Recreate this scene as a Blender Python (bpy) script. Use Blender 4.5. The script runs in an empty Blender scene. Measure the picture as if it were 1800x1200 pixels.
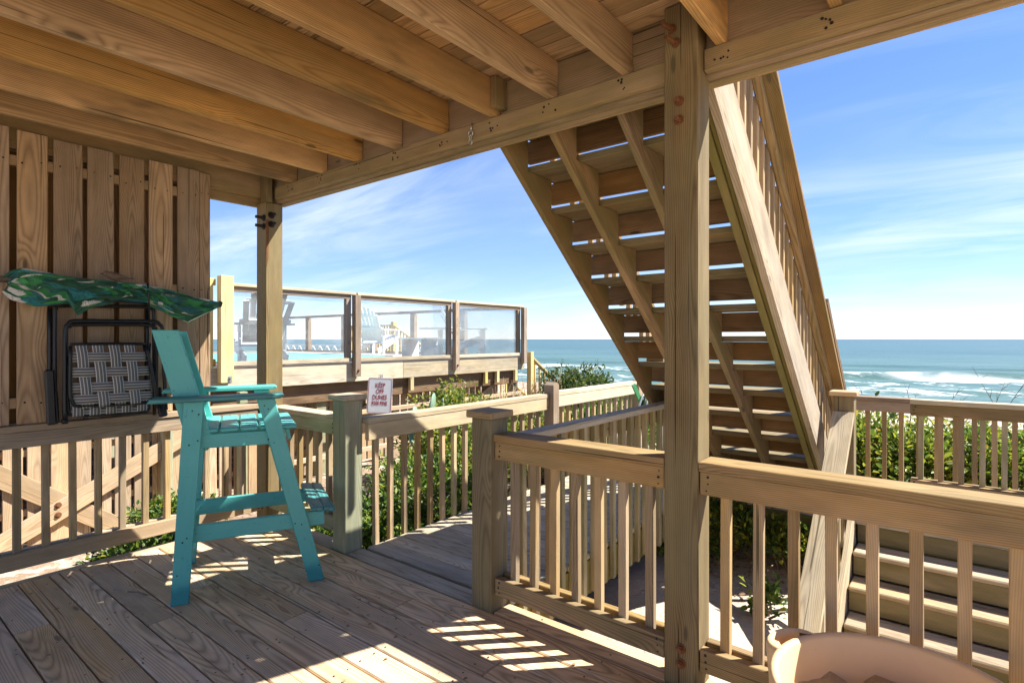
import bpy, bmesh, math, random
import numpy as np
from mathutils import Vector, Matrix, Quaternion
R = math.radians
rnd = random.Random(7)
sc = bpy.context.scene
col = sc.collection

# ------------------------------------------------------------------ camera, sky, sun, exposure
cam = bpy.data.cameras.new('camera'); camo = bpy.data.objects.new('camera', cam); col.objects.link(camo)
cam.sensor_width = 36; cam.lens = 19.66; cam.shift_y = -0.0022; cam.clip_end = 60000; cam.clip_start = 0.03
camo.location = (0, 0, 1.4); camo.rotation_euler = (R(90), 0, R(38.43))
sc.camera = camo

SUN_AZ, SUN_EL = 45.0, 50.4            # azimuth clockwise from +Y (the sea) towards +X
S = Vector((math.sin(R(SUN_AZ)) * math.cos(R(SUN_EL)), math.cos(R(SUN_AZ)) * math.cos(R(SUN_EL)), math.sin(R(SUN_EL))))
sl = bpy.data.lights.new('sun', 'SUN'); sl.energy = 2.9; sl.angle = R(0.5); sl.color = (1, .965, .90)
so = bpy.data.objects.new('sun', sl); col.objects.link(so); so.rotation_euler = (-S).to_track_quat('-Z', 'Y').to_euler()

w = bpy.data.worlds.new('World'); sc.world = w; w.use_nodes = True
nt = w.node_tree; N = nt.nodes; L = nt.links; N.clear()
def nd(t, tree=None, **kw):
    n = (tree or nt).nodes.new(t)
    for k, v in kw.items(): setattr(n, k, v)
    return n
sky = nd('ShaderNodeTexSky', sky_type='NISHITA', sun_disc=False, sun_elevation=R(SUN_EL), sun_rotation=R(SUN_AZ),
         air_density=0.8, dust_density=0.0, ozone_density=3.0, altitude=0)
tc = nd('ShaderNodeTexCoord'); sep = nd('ShaderNodeSeparateXYZ'); L.new(tc.outputs['Generated'], sep.inputs[0])
def mth(tree, op, a, b=None, c=None, clamp=False):
    n = tree.nodes.new('ShaderNodeMath'); n.operation = op; n.use_clamp = clamp
    for i, v in enumerate((a, b, c)):
        if v is None: continue
        if isinstance(v, (int, float)): n.inputs[i].default_value = v
        else: tree.links.new(v, n.inputs[i])
    return n.outputs[0]
zz = mth(nt, 'ADD', mth(nt, 'MAXIMUM', sep.outputs[2], 0.0), 0.16)
cx_ = mth(nt, 'DIVIDE', sep.outputs[0], zz); cy_ = mth(nt, 'DIVIDE', sep.outputs[1], zz)
cmb = nd('ShaderNodeCombineXYZ'); L.new(cx_, cmb.inputs[0]); L.new(cy_, cmb.inputs[1])
mp = nd('ShaderNodeMapping'); mp.inputs['Rotation'].default_value = (0, 0, R(-28)); mp.inputs['Scale'].default_value = (0.55, 1.5, 1); mp.inputs['Location'].default_value = (3.1, 1.7, 0)
L.new(cmb.outputs[0], mp.inputs[0])
n1 = nd('ShaderNodeTexNoise'); n1.inputs['Scale'].default_value = 1.1; n1.inputs['Detail'].default_value = 9; n1.inputs['Roughness'].default_value = .62; n1.inputs['Distortion'].default_value = .9
L.new(mp.outputs[0], n1.inputs['Vector'])
n2 = nd('ShaderNodeTexNoise'); n2.inputs['Scale'].default_value = .55; n2.inputs['Detail'].default_value = 3
L.new(cmb.outputs[0], n2.inputs['Vector'])
cm = mth(nt, 'MULTIPLY', mth(nt, 'MULTIPLY_ADD', n1.outputs[0], 2.6, -1.12, True), mth(nt, 'MULTIPLY_ADD', n2.outputs[0], 4.0, -1.6, True))
band = mth(nt, 'SUBTRACT', 1.0, mth(nt, 'MULTIPLY_ADD', sep.outputs[2], 2.2, -.35, True))
cm = mth(nt, 'MULTIPLY', mth(nt, 'ADD', cm, mth(nt, 'MULTIPLY', n1.outputs[0], .16), None, True), mth(nt, 'MULTIPLY', band, .85))
hs = nd('ShaderNodeHueSaturation'); hs.inputs['Saturation'].default_value = 1.22
pre = nd('ShaderNodeVectorMath', operation='SCALE'); pre.inputs[3].default_value = 1 / 8; L.new(sky.outputs[0], pre.inputs[0])
gm = nd('ShaderNodeGamma'); gm.inputs[1].default_value = .80; L.new(pre.outputs[0], gm.inputs[0])
pst = nd('ShaderNodeVectorMath', operation='SCALE'); pst.inputs[3].default_value = 4.8; L.new(gm.outputs[0], pst.inputs[0]); L.new(pst.outputs[0], hs.inputs['Color'])
tn = nd('ShaderNodeMix', data_type='RGBA', blend_type='MULTIPLY'); tn.inputs[0].default_value = 1; L.new(hs.outputs[0], tn.inputs[6]); tn.inputs[7].default_value = (.905, .93, 1.12, 1)
mx = nd('ShaderNodeMix', data_type='RGBA'); L.new(cm, mx.inputs[0]); L.new(tn.outputs[2], mx.inputs[6]); mx.inputs[7].default_value = (4.5, 4.75, 5.1, 1)
bg = nd('ShaderNodeBackground'); bg.inputs[1].default_value = 0.068; L.new(mx.outputs[2], bg.inputs[0])
wo = nd('ShaderNodeOutputWorld'); L.new(bg.outputs[0], wo.inputs[0])

sc.view_settings.view_transform = 'Standard'; sc.view_settings.look = 'None'; sc.view_settings.gamma = 1
sc.view_settings.exposure = 2.1; sc.view_settings.use_curve_mapping = False
try:
    sc.cycles.max_bounces = 8; sc.cycles.diffuse_bounces = 6; sc.cycles.glossy_bounces = 2; sc.cycles.transmission_bounces = 3; sc.cycles.caustics_reflective = False; sc.cycles.caustics_refractive = False; sc.cycles.transparent_max_bounces = 24
except Exception: pass

# ------------------------------------------------------------------ materials
def newmat(name):
    m = bpy.data.materials.new(name); m.use_nodes = True; t = m.node_tree; t.nodes.clear()
    o = t.nodes.new('ShaderNodeOutputMaterial'); b = t.nodes.new('ShaderNodeBsdfPrincipled'); t.links.new(b.outputs[0], o.inputs[0])
    return m, t, b, o
def noise(t, vec, scale, detail=2, rough=.5, dist=0):
    n = t.nodes.new('ShaderNodeTexNoise'); n.inputs['Scale'].default_value = scale; n.inputs['Detail'].default_value = detail
    n.inputs['Roughness'].default_value = rough; n.inputs['Distortion'].default_value = dist
    if vec is not None: t.links.new(vec, n.inputs['Vector'])
    return n.outputs[0]
def vscale(t, vec, s, off=None):
    n = t.nodes.new('ShaderNodeVectorMath'); n.operation = 'MULTIPLY'; t.links.new(vec, n.inputs[0]); n.inputs[1].default_value = s
    return n.outputs[0]
def mixc(t, f, a, b, mode='MIX'):
    n = t.nodes.new('ShaderNodeMix'); n.data_type = 'RGBA'; n.blend_type = mode
    for i, v in ((0, f), (6, a), (7, b)):
        if isinstance(v, (int, float)): n.inputs[i].default_value = v
        elif isinstance(v, tuple): n.inputs[i].default_value = (*v, 1) if len(v) == 3 else v
        else: t.links.new(v, n.inputs[i])
    return n.outputs[2]
def ss(t, v, a, b):                                   # smoothstep from a to b
    n = t.nodes.new('ShaderNodeMapRange'); n.interpolation_type = 'SMOOTHSTEP'
    n.inputs[1].default_value = a; n.inputs[2].default_value = b; t.links.new(v, n.inputs[0]); return n.outputs[0]
def bump(t, b, h, dist=.002, strength=.5):
    n = t.nodes.new('ShaderNodeBump'); n.inputs['Distance'].default_value = dist; n.inputs['Strength'].default_value = strength
    t.links.new(h, n.inputs['Height']); t.links.new(n.outputs[0], b.inputs['Normal'])

def wood(name, light, dark, sp=.0085, grain=.75, grey=0.0, greyc=(.40, .37, .33), green=0.0, greenc=(.13, .14, .045), stain=0.25, stainc=(.10, .075, .05), rough=.78, relief=.5, tv=.52, crack=.8):
    m, t, b, o = newmat(name)
    tcn = t.nodes.new('ShaderNodeTexCoord'); oi = t.nodes.new('ShaderNodeObjectInfo')
    sc_ = t.nodes.new('ShaderNodeSeparateColor'); t.links.new(oi.outputs['Color'], sc_.inputs[0])
    r_, g_, b_ = sc_.outputs
    cb = t.nodes.new('ShaderNodeCombineXYZ')
    t.links.new(mth(t, 'MULTIPLY', r_, 41.0), cb.inputs[0])
    t.links.new(mth(t, 'MULTIPLY_ADD', g_, .16, -.08), cb.inputs[1]); t.links.new(mth(t, 'MULTIPLY_ADD', b_, .12, .025), cb.inputs[2])
    ad = t.nodes.new('ShaderNodeVectorMath'); ad.operation = 'ADD'; t.links.new(tcn.outputs['Object'], ad.inputs[0]); t.links.new(cb.outputs[0], ad.inputs[1])
    P = ad.outputs[0]
    sp_ = t.nodes.new('ShaderNodeSeparateXYZ'); t.links.new(P, sp_.inputs[0])
    wob = noise(t, vscale(t, P, (.9, 5, 5)), 1.0, 2, .55)
    drift = noise(t, vscale(t, P, (.8, .6, .6)), 1.0, 0, .5)
    # knots
    vo = t.nodes.new('ShaderNodeTexVoronoi'); vo.inputs['Scale'].default_value = 1.0
    t.links.new(vscale(t, P, (2.1, 7.0, 7.0)), vo.inputs['Vector'])
    vsep = t.nodes.new('ShaderNodeSeparateColor'); t.links.new(vo.outputs['Color'], vsep.inputs[0])
    has = mth(t, 'GREATER_THAN', vsep.outputs[0], .56)
    kn = mth(t, 'MULTIPLY', ss(t, vo.outputs['Distance'], .105, .05), has)
    kw = mth(t, 'MULTIPLY', ss(t, vo.outputs['Distance'], .40, .05), has)
    y2 = mth(t, 'POWER', mth(t, 'ABSOLUTE', sp_.outputs[1]), 2.0); z2 = mth(t, 'POWER', mth(t, 'ABSOLUTE', sp_.outputs[2]), 2.0)
    rr = mth(t, 'SQRT', mth(t, 'ADD', y2, z2))
    rr = mth(t, 'ADD', rr, mth(t, 'ADD', mth(t, 'MULTIPLY', wob, .012), mth(t, 'ADD', mth(t, 'MULTIPLY', drift, .10), mth(t, 'MULTIPLY', kw, .016))))
    ring = mth(t, 'MULTIPLY_ADD', mth(t, 'SINE', mth(t, 'MULTIPLY', rr, 6.2832 / (sp * .72))), .5, .5)
    ring = mth(t, 'POWER', ring, .5)
    fib = noise(t, vscale(t, P, (5, 210, 210)), 1.0, 2, .65)
    stk = noise(t, vscale(t, P, (.55, 26, 26)), 1.0, 2, .6)
    gr = mth(t, 'ADD', mth(t, 'MULTIPLY', ring, .40), mth(t, 'ADD', mth(t, 'MULTIPLY', fib, .30), mth(t, 'MULTIPLY', stk, .42)))
    gr = ss(t, gr, .22, .88)
    gr = mth(t, 'MULTIPLY_ADD', gr, grain, 1 - grain, True)
    c = mixc(t, gr, dark, light)
    c = mixc(t, mth(t, 'MULTIPLY', kn, .8), c, tuple(v * .35 for v in dark))
    if grey > 0:
        gm = ss(t, noise(t, vscale(t, P, (.9, 9, 9)), 1.0, 2, .6), .36, .66)
        gm = mth(t, 'MULTIPLY', mth(t, 'MULTIPLY_ADD', gm, .7, .3), grey)
        c = mixc(t, gm, c, mixc(t, gr, tuple(v * .62 for v in greyc), greyc))
    tone = mth(t, 'MULTIPLY_ADD', b_, tv, 1.0 - tv * .5)
    hs = t.nodes.new('ShaderNodeHueSaturation'); t.links.new(c, hs.inputs['Color']); t.links.new(tone, hs.inputs['Value'])
    t.links.new(mth(t, 'MULTIPLY_ADD', g_, .3, .92), hs.inputs['Saturation']); c = hs.outputs[0]
    mot = noise(t, vscale(t, P, (3.5, 11, 11)), 1.0, 3, .65)
    hv = t.nodes.new('ShaderNodeHueSaturation'); t.links.new(c, hv.inputs['Color']); t.links.new(mth(t, 'MULTIPLY_ADD', mot, .75, .64), hv.inputs['Value']); c = hv.outputs[0]
    crk = mth(t, 'MULTIPLY', ss(t, noise(t, vscale(t, P, (.7, 75, 75)), 1.0, 1, .5), .715, .735), crack)
    c = mixc(t, crk, c, tuple(v * .22 for v in dark))
    if stain > 0:
        sm = ss(t, noise(t, vscale(t, P, (1.3, 4.5, 4.5)), 1.0, 3, .65), .53, .70)
        c = mixc(t, mth(t, 'MULTIPLY', sm, stain), c, stainc)
    if green > 0:
        gm = ss(t, noise(t, vscale(t, P, (1.1, 5, 5)), 1.3, 3, .6), .38, .62)
        c = mixc(t, mth(t, 'MULTIPLY', gm, green), c, greenc)
    t.links.new(c, b.inputs['Base Color']); b.inputs['Roughness'].default_value = rough; b.inputs['Specular IOR Level'].default_value = .22
    bump(t, b, fib, .0022, relief)
    return m

W = {}
W['joist'] = wood('wood_joist', (0.626, 0.394, 0.189), (0.292, 0.162, 0.067), sp=.011, grain=.8, stain=.6, stainc=(.085, .075, .045), green=.2, greenc=(.20, .17, .08), grey=.1, relief=.3)
W['soffit'] = wood('wood_soffit', (0.550, 0.358, 0.193), (0.253, 0.143, 0.072), sp=.010, grain=.85, stain=.45, green=.28, grey=.15, relief=.3, tv=.5)
W['band'] = wood('wood_band', (0.431, 0.282, 0.147), (0.207, 0.123, 0.058), sp=.011, grain=.6, stain=.35, green=.3, grey=.2)
W['strip'] = wood('wood_strip', (0.435, 0.304, 0.149), (0.223, 0.143, 0.067), sp=.010, grain=.55, stain=.3, green=.22, grey=.25)
W['slat'] = wood('wood_slat', (0.474, 0.314, 0.181), (0.238, 0.144, 0.074), sp=.009, grain=.85, stain=.3, grey=.25, greyc=(.38, .31, .24))
W['deck'] = wood('wood_deck', (0.735, 0.533, 0.313), (0.321, 0.216, 0.116), sp=.0080, grain=.88, stain=.35, grey=.4, greyc=(.56, .50, .42), rough=.72, relief=.8, tv=.26)
W['walk'] = wood('wood_walkway', (0.527, 0.451, 0.316), (0.243, 0.196, 0.129), sp=.0095, grain=.88, stain=.3, grey=.5, greyc=(.50, .46, .41), relief=.8, tv=.25)
W['post'] = wood('wood_post', (0.249, 0.182, 0.099), (0.104, 0.070, 0.032), sp=.010, grain=.92, stain=.35, stainc=(.08, .06, .035), green=.28, greenc=(.19, .18, .085), grey=.2, greyc=(.36, .33, .25), tv=.2)
W['postgreen'] = wood('wood_post_green', (.36, .335, .21), (.19, .165, .095), sp=.010, grain=.88, stain=.2, green=.4, greenc=(.17, .21, .115), grey=.3, greyc=(.38, .38, .31))
W['rail'] = wood('wood_rail', (0.399, 0.257, 0.118), (0.179, 0.102, 0.042), sp=.010, grain=.88, stain=.4, green=.25, grey=.2, greyc=(.42, .37, .30))
W['railgreen'] = wood('wood_rail_green', (0.454, 0.433, 0.268), (0.232, 0.207, 0.116), sp=.010, grain=.65, stain=.15, green=.4, greenc=(.20, .24, .11), grey=.35, greyc=(.44, .44, .38))
W['bleach'] = wood('wood_bleached', (0.614, 0.500, 0.324), (0.366, 0.275, 0.162), sp=.010, grain=.85, stain=.25, grey=.4, greyc=(.54, .49, .41))
W['bal'] = wood('wood_baluster', (0.454, 0.310, 0.155), (0.220, 0.136, 0.061), sp=.009, grain=.55, stain=.15, green=.10, grey=.3, greyc=(.44, .39, .33))
W['balgreen'] = wood('wood_baluster_green', (0.480, 0.396, 0.228), (0.269, 0.202, 0.101), sp=.009, grain=.55, stain=.2, green=.55, greenc=(.17, .16, .06), grey=.2)
W['stringer'] = wood('wood_stringer', (0.368, 0.240, 0.125), (0.188, 0.114, 0.053), sp=.012, grain=.75, stain=.5, stainc=(.09, .075, .035), green=.6, greenc=(.18, .155, .06), grey=.15)
W['weath'] = wood('wood_weathered', (0.515, 0.400, 0.257), (0.267, 0.195, 0.117), sp=.011, grain=.9, stain=.3, grey=.45, greyc=(.48, .43, .37), tv=.1)
W['tread'] = wood('wood_tread', (0.312, 0.226, 0.125), (0.154, 0.104, 0.050), sp=.010, grain=.7, stain=.3, green=.5, greenc=(.19, .17, .065), grey=.2)
W['riser'] = wood('wood_riser', (0.249, 0.153, 0.078), (0.113, 0.061, 0.030), sp=.011, grain=.8, stain=.5, stainc=(.06, .04, .02), relief=.3)
W['olive'] = wood('wood_olive', (.24, .195, .085), (.14, .105, .04), sp=.010, grain=.6, stain=.3, green=.65, greenc=(.15, .14, .04))
W['skirt'] = wood('wood_skirt', (0.536, 0.385, 0.236), (0.255, 0.160, 0.087), sp=.010, grain=.65, stain=.2, grey=.3, greyc=(.42, .37, .31))
W['gold'] = wood('wood_new', (0.720, 0.564, 0.264), (0.504, 0.347, 0.146), sp=.010, grain=.55, stain=.08, green=.08, greenc=(.4, .38, .16))
W['step'] = wood('wood_step', (0.398, 0.298, 0.187), (0.215, 0.153, 0.090), sp=.009, grain=.85, stain=.5, grey=.35, greyc=(.46, .42, .36), relief=.8)
W['stepr'] = wood('wood_step_riser', (0.264, 0.208, 0.106), (0.145, 0.106, 0.047), sp=.010, grain=.8, stain=.55, green=.45, greenc=(.17, .145, .05), grey=.15)
W['greyw'] = wood('wood_grey', (.39, .285, .195), (.21, .145, .095), sp=.009, grain=.75, stain=.25, grey=.35, greyc=(.37, .33, .285))

def plain(name, c, rough=.6, metal=0, var=.12, vs=30, bmp=0, spec=.4, wear=None):
    m, t, b, o = newmat(name)
    tcn = t.nodes.new('ShaderNodeTexCoord'); n = noise(t, tcn.outputs['Object'], vs, 4, .6)
    cc = mixc(t, n, tuple(v * (1 - var) for v in c), tuple(min(1, v * (1 + var)) for v in c))
    if wear:
        wm = ss(t, noise(t, tcn.outputs['Object'], wear[1], 5, .7), wear[2], wear[2] + .08); cc = mixc(t, wm, cc, wear[0])
    t.links.new(cc, b.inputs['Base Color']); b.inputs['Roughness'].default_value = rough; b.inputs['Metallic'].default_value = metal; b.inputs['Specular IOR Level'].default_value = spec
    if bmp: bump(t, b, noise(t, tcn.outputs['Object'], vs * 4, 3, .6), .002, bmp)
    return m
M = {}
M['black'] = plain('black_metal', (.012, .012, .013), .38, 0, .3, 60, wear=((.05, .03, .02), 40, .62))
M['rust'] = plain('rusty_iron', (.20, .085, .035), .85, .2, .5, 90, .5)
M['zinc'] = plain('galvanised', (.55, .55, .53), .4, .8, .15, 50)
M['nail'] = plain('nail_dark', (.03, .022, .018), .6, .3, .3, 50)
M['white'] = plain('white_poly', (.78, .78, .77), .5, 0, .06, 14)
M['tan'] = plain('tan_plastic', (.74, .51, .28), .42, 0, .08, 9, .08, wear=((.45, .33, .2), 22, .66))
M['orange'] = plain('orange_plastic', (.75, .13, .03), .35, 0, .06, 10)
M['greyp'] = plain('grey_plastic', (.42, .42, .45), .45, 0, .06, 10)
M['hole'] = plain('brown_hollow', (.16, .09, .045), .6, 0, .2, 10)
M['greenp'] = plain('green_plastic', (.05, .22, .08), .4, 0, .1, 20)
M['brownf'] = plain('brown_fabric', (.20, .11, .055), .85, 0, .15, 30, .3)
M['cactus'] = plain('cactus', (.20, .30, .20), .6, 0, .2, 18)
M['straw'] = plain('straw', (.30, .19, .10), .85, 0, .4, 5)
M['twig'] = plain('twig', (.20, .15, .11), .85, 0, .35, 20)
M['pool'] = plain('pool_cover', (.16, .42, .38), .5, 0, .06, 2)
M['signw'] = plain('sign_white', (.75, .75, .72), .45, 0, .05, 12)
M['signr'] = plain('sign_red', (.42, .035, .03), .5, 0, .1, 20)
M['bird'] = plain('brown_feathers', (.16, .105, .07), .85, 0, .5, 130, .4)
M['beak'] = plain('beak', (.08, .06, .045), .5)
# teal paint with scuffs and brush streaks
m, t, b, o = newmat('teal_paint')
tcn = t.nodes.new('ShaderNodeTexCoord'); ob = tcn.outputs['Object']
st = noise(t, vscale(t, ob, (5, 90, 90)), 1, 3, .6); bl = noise(t, ob, 7, 4, .6); scr = noise(t, vscale(t, ob, (25, 70, 70)), 1, 5, .75, 1.5)
c = mixc(t, bl, (.09, .43, .385), (.14, .54, .47)); c = mixc(t, mth(t, 'MULTIPLY', st, .35), c, (.06, .34, .32))
c = mixc(t, mth(t, 'MULTIPLY', ss(t, scr, .62, .66), .75), c, (.03, .085, .085))
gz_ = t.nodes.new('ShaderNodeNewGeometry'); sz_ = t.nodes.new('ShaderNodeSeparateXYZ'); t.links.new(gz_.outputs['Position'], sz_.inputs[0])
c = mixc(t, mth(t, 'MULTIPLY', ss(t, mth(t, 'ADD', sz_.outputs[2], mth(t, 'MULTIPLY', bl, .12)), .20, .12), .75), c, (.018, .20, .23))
t.links.new(c, b.inputs['Base Color']); b.inputs['Roughness'].default_value = .40; b.inputs['Specular IOR Level'].default_value = .45; bump(t, b, st, .001, .4)
M['teal'] = m
# dark worn teal on the arm rests
m, t, b, o = newmat('teal_worn')
tcn = t.nodes.new('ShaderNodeTexCoord'); ob = tcn.outputs['Object']
st = noise(t, vscale(t, ob, (4, 60, 60)), 1, 4, .65)
c = mixc(t, ss(t, st, .35, .65), (.045, .155, .165), (.07, .30, .28)); t.links.new(c, b.inputs['Base Color']); b.inputs['Roughness'].default_value = .45
M['tealworn'] = m
# woven strap: three grey bands with white piping, object X across? Y is across the strap
m, t, b, o = newmat('webbing')
tcn = t.nodes.new('ShaderNodeTexCoord'); s3 = t.nodes.new('ShaderNodeSeparateXYZ'); t.links.new(tcn.outputs['Object'], s3.inputs[0])
yy = mth(t, 'ABSOLUTE', s3.outputs[1])
l1 = mth(t, 'GREATER_THAN', yy, .0232); l2 = mth(t, 'MULTIPLY', mth(t, 'GREATER_THAN', yy, .0065), mth(t, 'LESS_THAN', yy, .0105))
wv = noise(t, vscale(t, tcn.outputs['Object'], (900, 900, 900)), 1, 1)
c = mixc(t, wv, (.125, .113, .102), (.20, .182, .165)); c = mixc(t, mth(t, 'ADD', l1, l2, None, True), c, (.62, .60, .57))
t.links.new(c, b.inputs['Base Color']); b.inputs['Roughness'].default_value = .7
M['web'] = m
# banana leaf print
m, t, b, o = newmat('leaf_print')
tcn = t.nodes.new('ShaderNodeTexCoord'); uv = tcn.outputs['UV']
wp = noise(t, uv, 3.0, 2); wv2 = t.nodes.new('ShaderNodeVectorMath'); wv2.operation = 'ADD'
cmbw = t.nodes.new('ShaderNodeCombineXYZ'); t.links.new(mth(t, 'MULTIPLY_ADD', wp, .5, -.25), cmbw.inputs[0]); t.links.new(mth(t, 'MULTIPLY_ADD', wp, -.4, .2), cmbw.inputs[1])
t.links.new(uv, wv2.inputs[0]); t.links.new(cmbw.outputs[0], wv2.inputs[1])
vo = t.nodes.new('ShaderNodeTexVoronoi'); vo.inputs['Scale'].default_value = 9; t.links.new(wv2.outputs[0], vo.inputs['Vector'])
vs_ = t.nodes.new('ShaderNodeSeparateColor'); t.links.new(vo.outputs['Color'], vs_.inputs[0])
wa = t.nodes.new('ShaderNodeTexWave'); wa.inputs['Scale'].default_value = 14; wa.inputs['Distortion'].default_value = 6; t.links.new(wv2.outputs[0], wa.inputs['Vector'])
cr = t.nodes.new('ShaderNodeValToRGB'); cr.color_ramp.interpolation = 'CONSTANT'
for p_, c_ in ((0, (.010, .085, .03)), (.22, (.03, .22, .05)), (.42, (.018, .12, .10)), (.58, (.02, .20, .20)), (.72, (.05, .30, .07)), (.87, (.70, .66, .60))):
    e = cr.color_ramp.elements.new(p_) if p_ else cr.color_ramp.elements[0]; e.color = (*c_, 1); e.position = p_
cr.color_ramp.elements[-1].color = (.70, .66, .60, 1)
t.links.new(vs_.outputs[0], cr.inputs[0])
c = mixc(t, mth(t, 'MULTIPLY', ss(t, wa.outputs[1], .55, .9), .45), cr.outputs[0], (.004, .05, .03)); c = mixc(t, ss(t, vo.outputs['Distance'], .95, .99), c, (.66, .62, .56))
t.links.new(c, b.inputs['Base Color']); b.inputs['Roughness'].default_value = .65; b.inputs['Sheen Weight'].default_value = .1
M['print'] = m
# glass pane with a film of salt
m, t, b, o = newmat('salty_glass'); t.nodes.remove(b)
tcn = t.nodes.new('ShaderNodeTexCoord')
tr = t.nodes.new('ShaderNodeBsdfTransparent'); tr.inputs[0].default_value = (.965, .985, .985, 1)
gl = t.nodes.new('ShaderNodeBsdfGlossy'); gl.inputs['Roughness'].default_value = .015
di = t.nodes.new('ShaderNodeBsdfDiffuse'); di.inputs[0].default_value = (.75, .78, .8, 1)
fr = t.nodes.new('ShaderNodeFresnel'); fr.inputs[0].default_value = 1.45
m1 = t.nodes.new('ShaderNodeMixShader'); m2 = t.nodes.new('ShaderNodeMixShader')
sm = noise(t, vscale(t, tcn.outputs['Object'], (1.2, 3, 3)), 2.0, 5, .6, .6)
t.links.new(mth(t, 'MULTIPLY_ADD', ss(t, sm, .4, .75), .13, .05), m1.inputs[0]); t.links.new(tr.outputs[0], m1.inputs[1]); t.links.new(di.outputs[0], m1.inputs[2])
t.links.new(mth(t, 'MULTIPLY', fr.outputs[0], .6), m2.inputs[0]); t.links.new(m1.outputs[0], m2.inputs[1]); t.links.new(gl.outputs[0], m2.inputs[2]); t.links.new(m2.outputs[0], o.inputs[0])
M['glass'] = m
# foliage
def leafmat(name, a, b_, c_, extra):
    m, t, b, o = newmat(name)
    at = t.nodes.new('ShaderNodeAttribute'); at.attribute_name = 'rnd'
    cr = t.nodes.new('ShaderNodeValToRGB'); cr.color_ramp.elements[0].color = (*a, 1); cr.color_ramp.elements[1].color = (*extra, 1)
    for p_, q in ((.35, a), (.6, b_), (.85, c_)):
        e = cr.color_ramp.elements.new(p_); e.color = (*q, 1)
    cr.color_ramp.elements[-1].position = 1.0; cr.color_ramp.elements[-1].color = (*extra, 1)
    t.links.new(at.outputs['Fac'], cr.inputs[0]); t.links.new(cr.outputs[0], b.inputs['Base Color']); b.inputs['Roughness'].default_value = .42; b.inputs['Specular IOR Level'].default_value = .45
    tl = t.nodes.new('ShaderNodeBsdfTranslucent'); t.links.new(cr.outputs[0], tl.inputs[0]); ms = t.nodes.new('ShaderNodeMixShader'); ms.inputs[0].default_value = .45
    t.links.new(b.outputs[0], ms.inputs[1]); t.links.new(tl.outputs[0], ms.inputs[2]); t.links.new(ms.outputs[0], o.inputs[0])
    return m
M['leaf'] = leafmat('leaves_green', (.06, .12, .02), (.13, .22, .03), (.30, .34, .04), (.50, .38, .04))
M['leafdark'] = leafmat('leaves_dark', (.04, .08, .02), (.085, .13, .025), (.18, .21, .035), (.20, .07, .06))
M['leafgold'] = leafmat('leaves_gold', (.09, .15, .02), (.22, .27, .03), (.46, .42, .04), (.55, .26, .03))
# sand
m, t, b, o = newmat('dune_sand')
ge = t.nodes.new('ShaderNodeNewGeometry'); ps = ge.outputs['Position']
sa = noise(t, ps, 2.2, 5, .6); sb = noise(t, ps, 60, 4, .7); sf = noise(t, ps, 420, 2, .6)
c = mixc(t, sa, (.47, .385, .30), (.60, .51, .40)); c = mixc(t, mth(t, 'MULTIPLY', ss(t, sb, .60, .72), .7), c, (.19, .13, .085))
xs = t.nodes.new('ShaderNodeSeparateXYZ'); t.links.new(ps, xs.inputs[0])
pm = mth(t, 'MULTIPLY', ss(t, mth(t, 'ADD', xs.outputs[0], mth(t, 'MULTIPLY', sa, 1.5)), -3.0, -4.2), ss(t, noise(t, ps, 5, 4, .7), .40, .55))
c = mixc(t, mth(t, 'MULTIPLY', pm, .75), c, mixc(t, sf, (.13, .075, .045), (.34, .21, .12)))
t.links.new(c, b.inputs['Base Color']); b.inputs['Roughness'].default_value = .95; b.inputs['Specular IOR Level'].default_value = .1
bump(t, b, mth(t, 'ADD', mth(t, 'MULTIPLY', sb, .8), mth(t, 'MULTIPLY', noise(t, ps, 9, 4, .6), 2.0)), .02, .8); M['sand'] = m
m, t, b, o = newmat('play_sand'); ge = t.nodes.new('ShaderNodeNewGeometry')
c = mixc(t, noise(t, ge.outputs['Position'], 200, 3, .7), (.36, .26, .15), (.56, .43, .28)); t.links.new(c, b.inputs['Base Color']); b.inputs['Roughness'].default_value = .95
bump(t, b, noise(t, ge.outputs['Position'], 60, 4, .7), .01, .8); M['psand'] = m
# sea
m, t, b, o = newmat('sea_water')
ge = t.nodes.new('ShaderNodeNewGeometry'); ps = ge.outputs['Position']; xs = t.nodes.new('ShaderNodeSeparateXYZ'); t.links.new(ps, xs.inputs[0])
X_, Y_, Z_ = xs.outputs
swell = noise(t, vscale(t, ps, (.010, .055, .1)), 1, 4, .6)
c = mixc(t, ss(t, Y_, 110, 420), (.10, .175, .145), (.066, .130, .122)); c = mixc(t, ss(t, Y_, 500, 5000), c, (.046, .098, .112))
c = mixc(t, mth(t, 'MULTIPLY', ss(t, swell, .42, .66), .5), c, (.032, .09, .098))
yj = mth(t, 'ADD', Y_, mth(t, 'MULTIPLY_ADD', noise(t, vscale(t, ps, (.035, .01, 0)), 1, 3, .6), 44, -22))
foam_zone = mth(t, 'MULTIPLY', ss(t, yj, 126, 112), ss(t, Y_, 78, 96))
fn = noise(t, vscale(t, ps, (.11, .22, .2)), 1, 8, .68, 1.2)
fine = noise(t, vscale(t, ps, (.8, 1.3, 1)), 1, 5, .7)
crest = mth(t, 'MULTIPLY', ss(t, yj, 112, 118), ss(t, yj, 127, 121))
foam = mth(t, 'MULTIPLY', foam_zone, ss(t, mth(t, 'ADD', mth(t, 'MULTIPLY', fn, .75), mth(t, 'MULTIPLY', fine, .25)), .535, .62))
foam = mth(t, 'ADD', foam, mth(t, 'MULTIPLY', crest, ss(t, noise(t, vscale(t, ps, (.03, .02, 0)), 1, 4, .6), .43, .55)), None, True)
caps = mth(t, 'MULTIPLY', mth(t, 'MULTIPLY', ss(t, noise(t, vscale(t, ps, (.05, .16, .1)), 1, 7, .7), .69, .73), .0), ss(t, Y_, 1500, 150))
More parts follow.
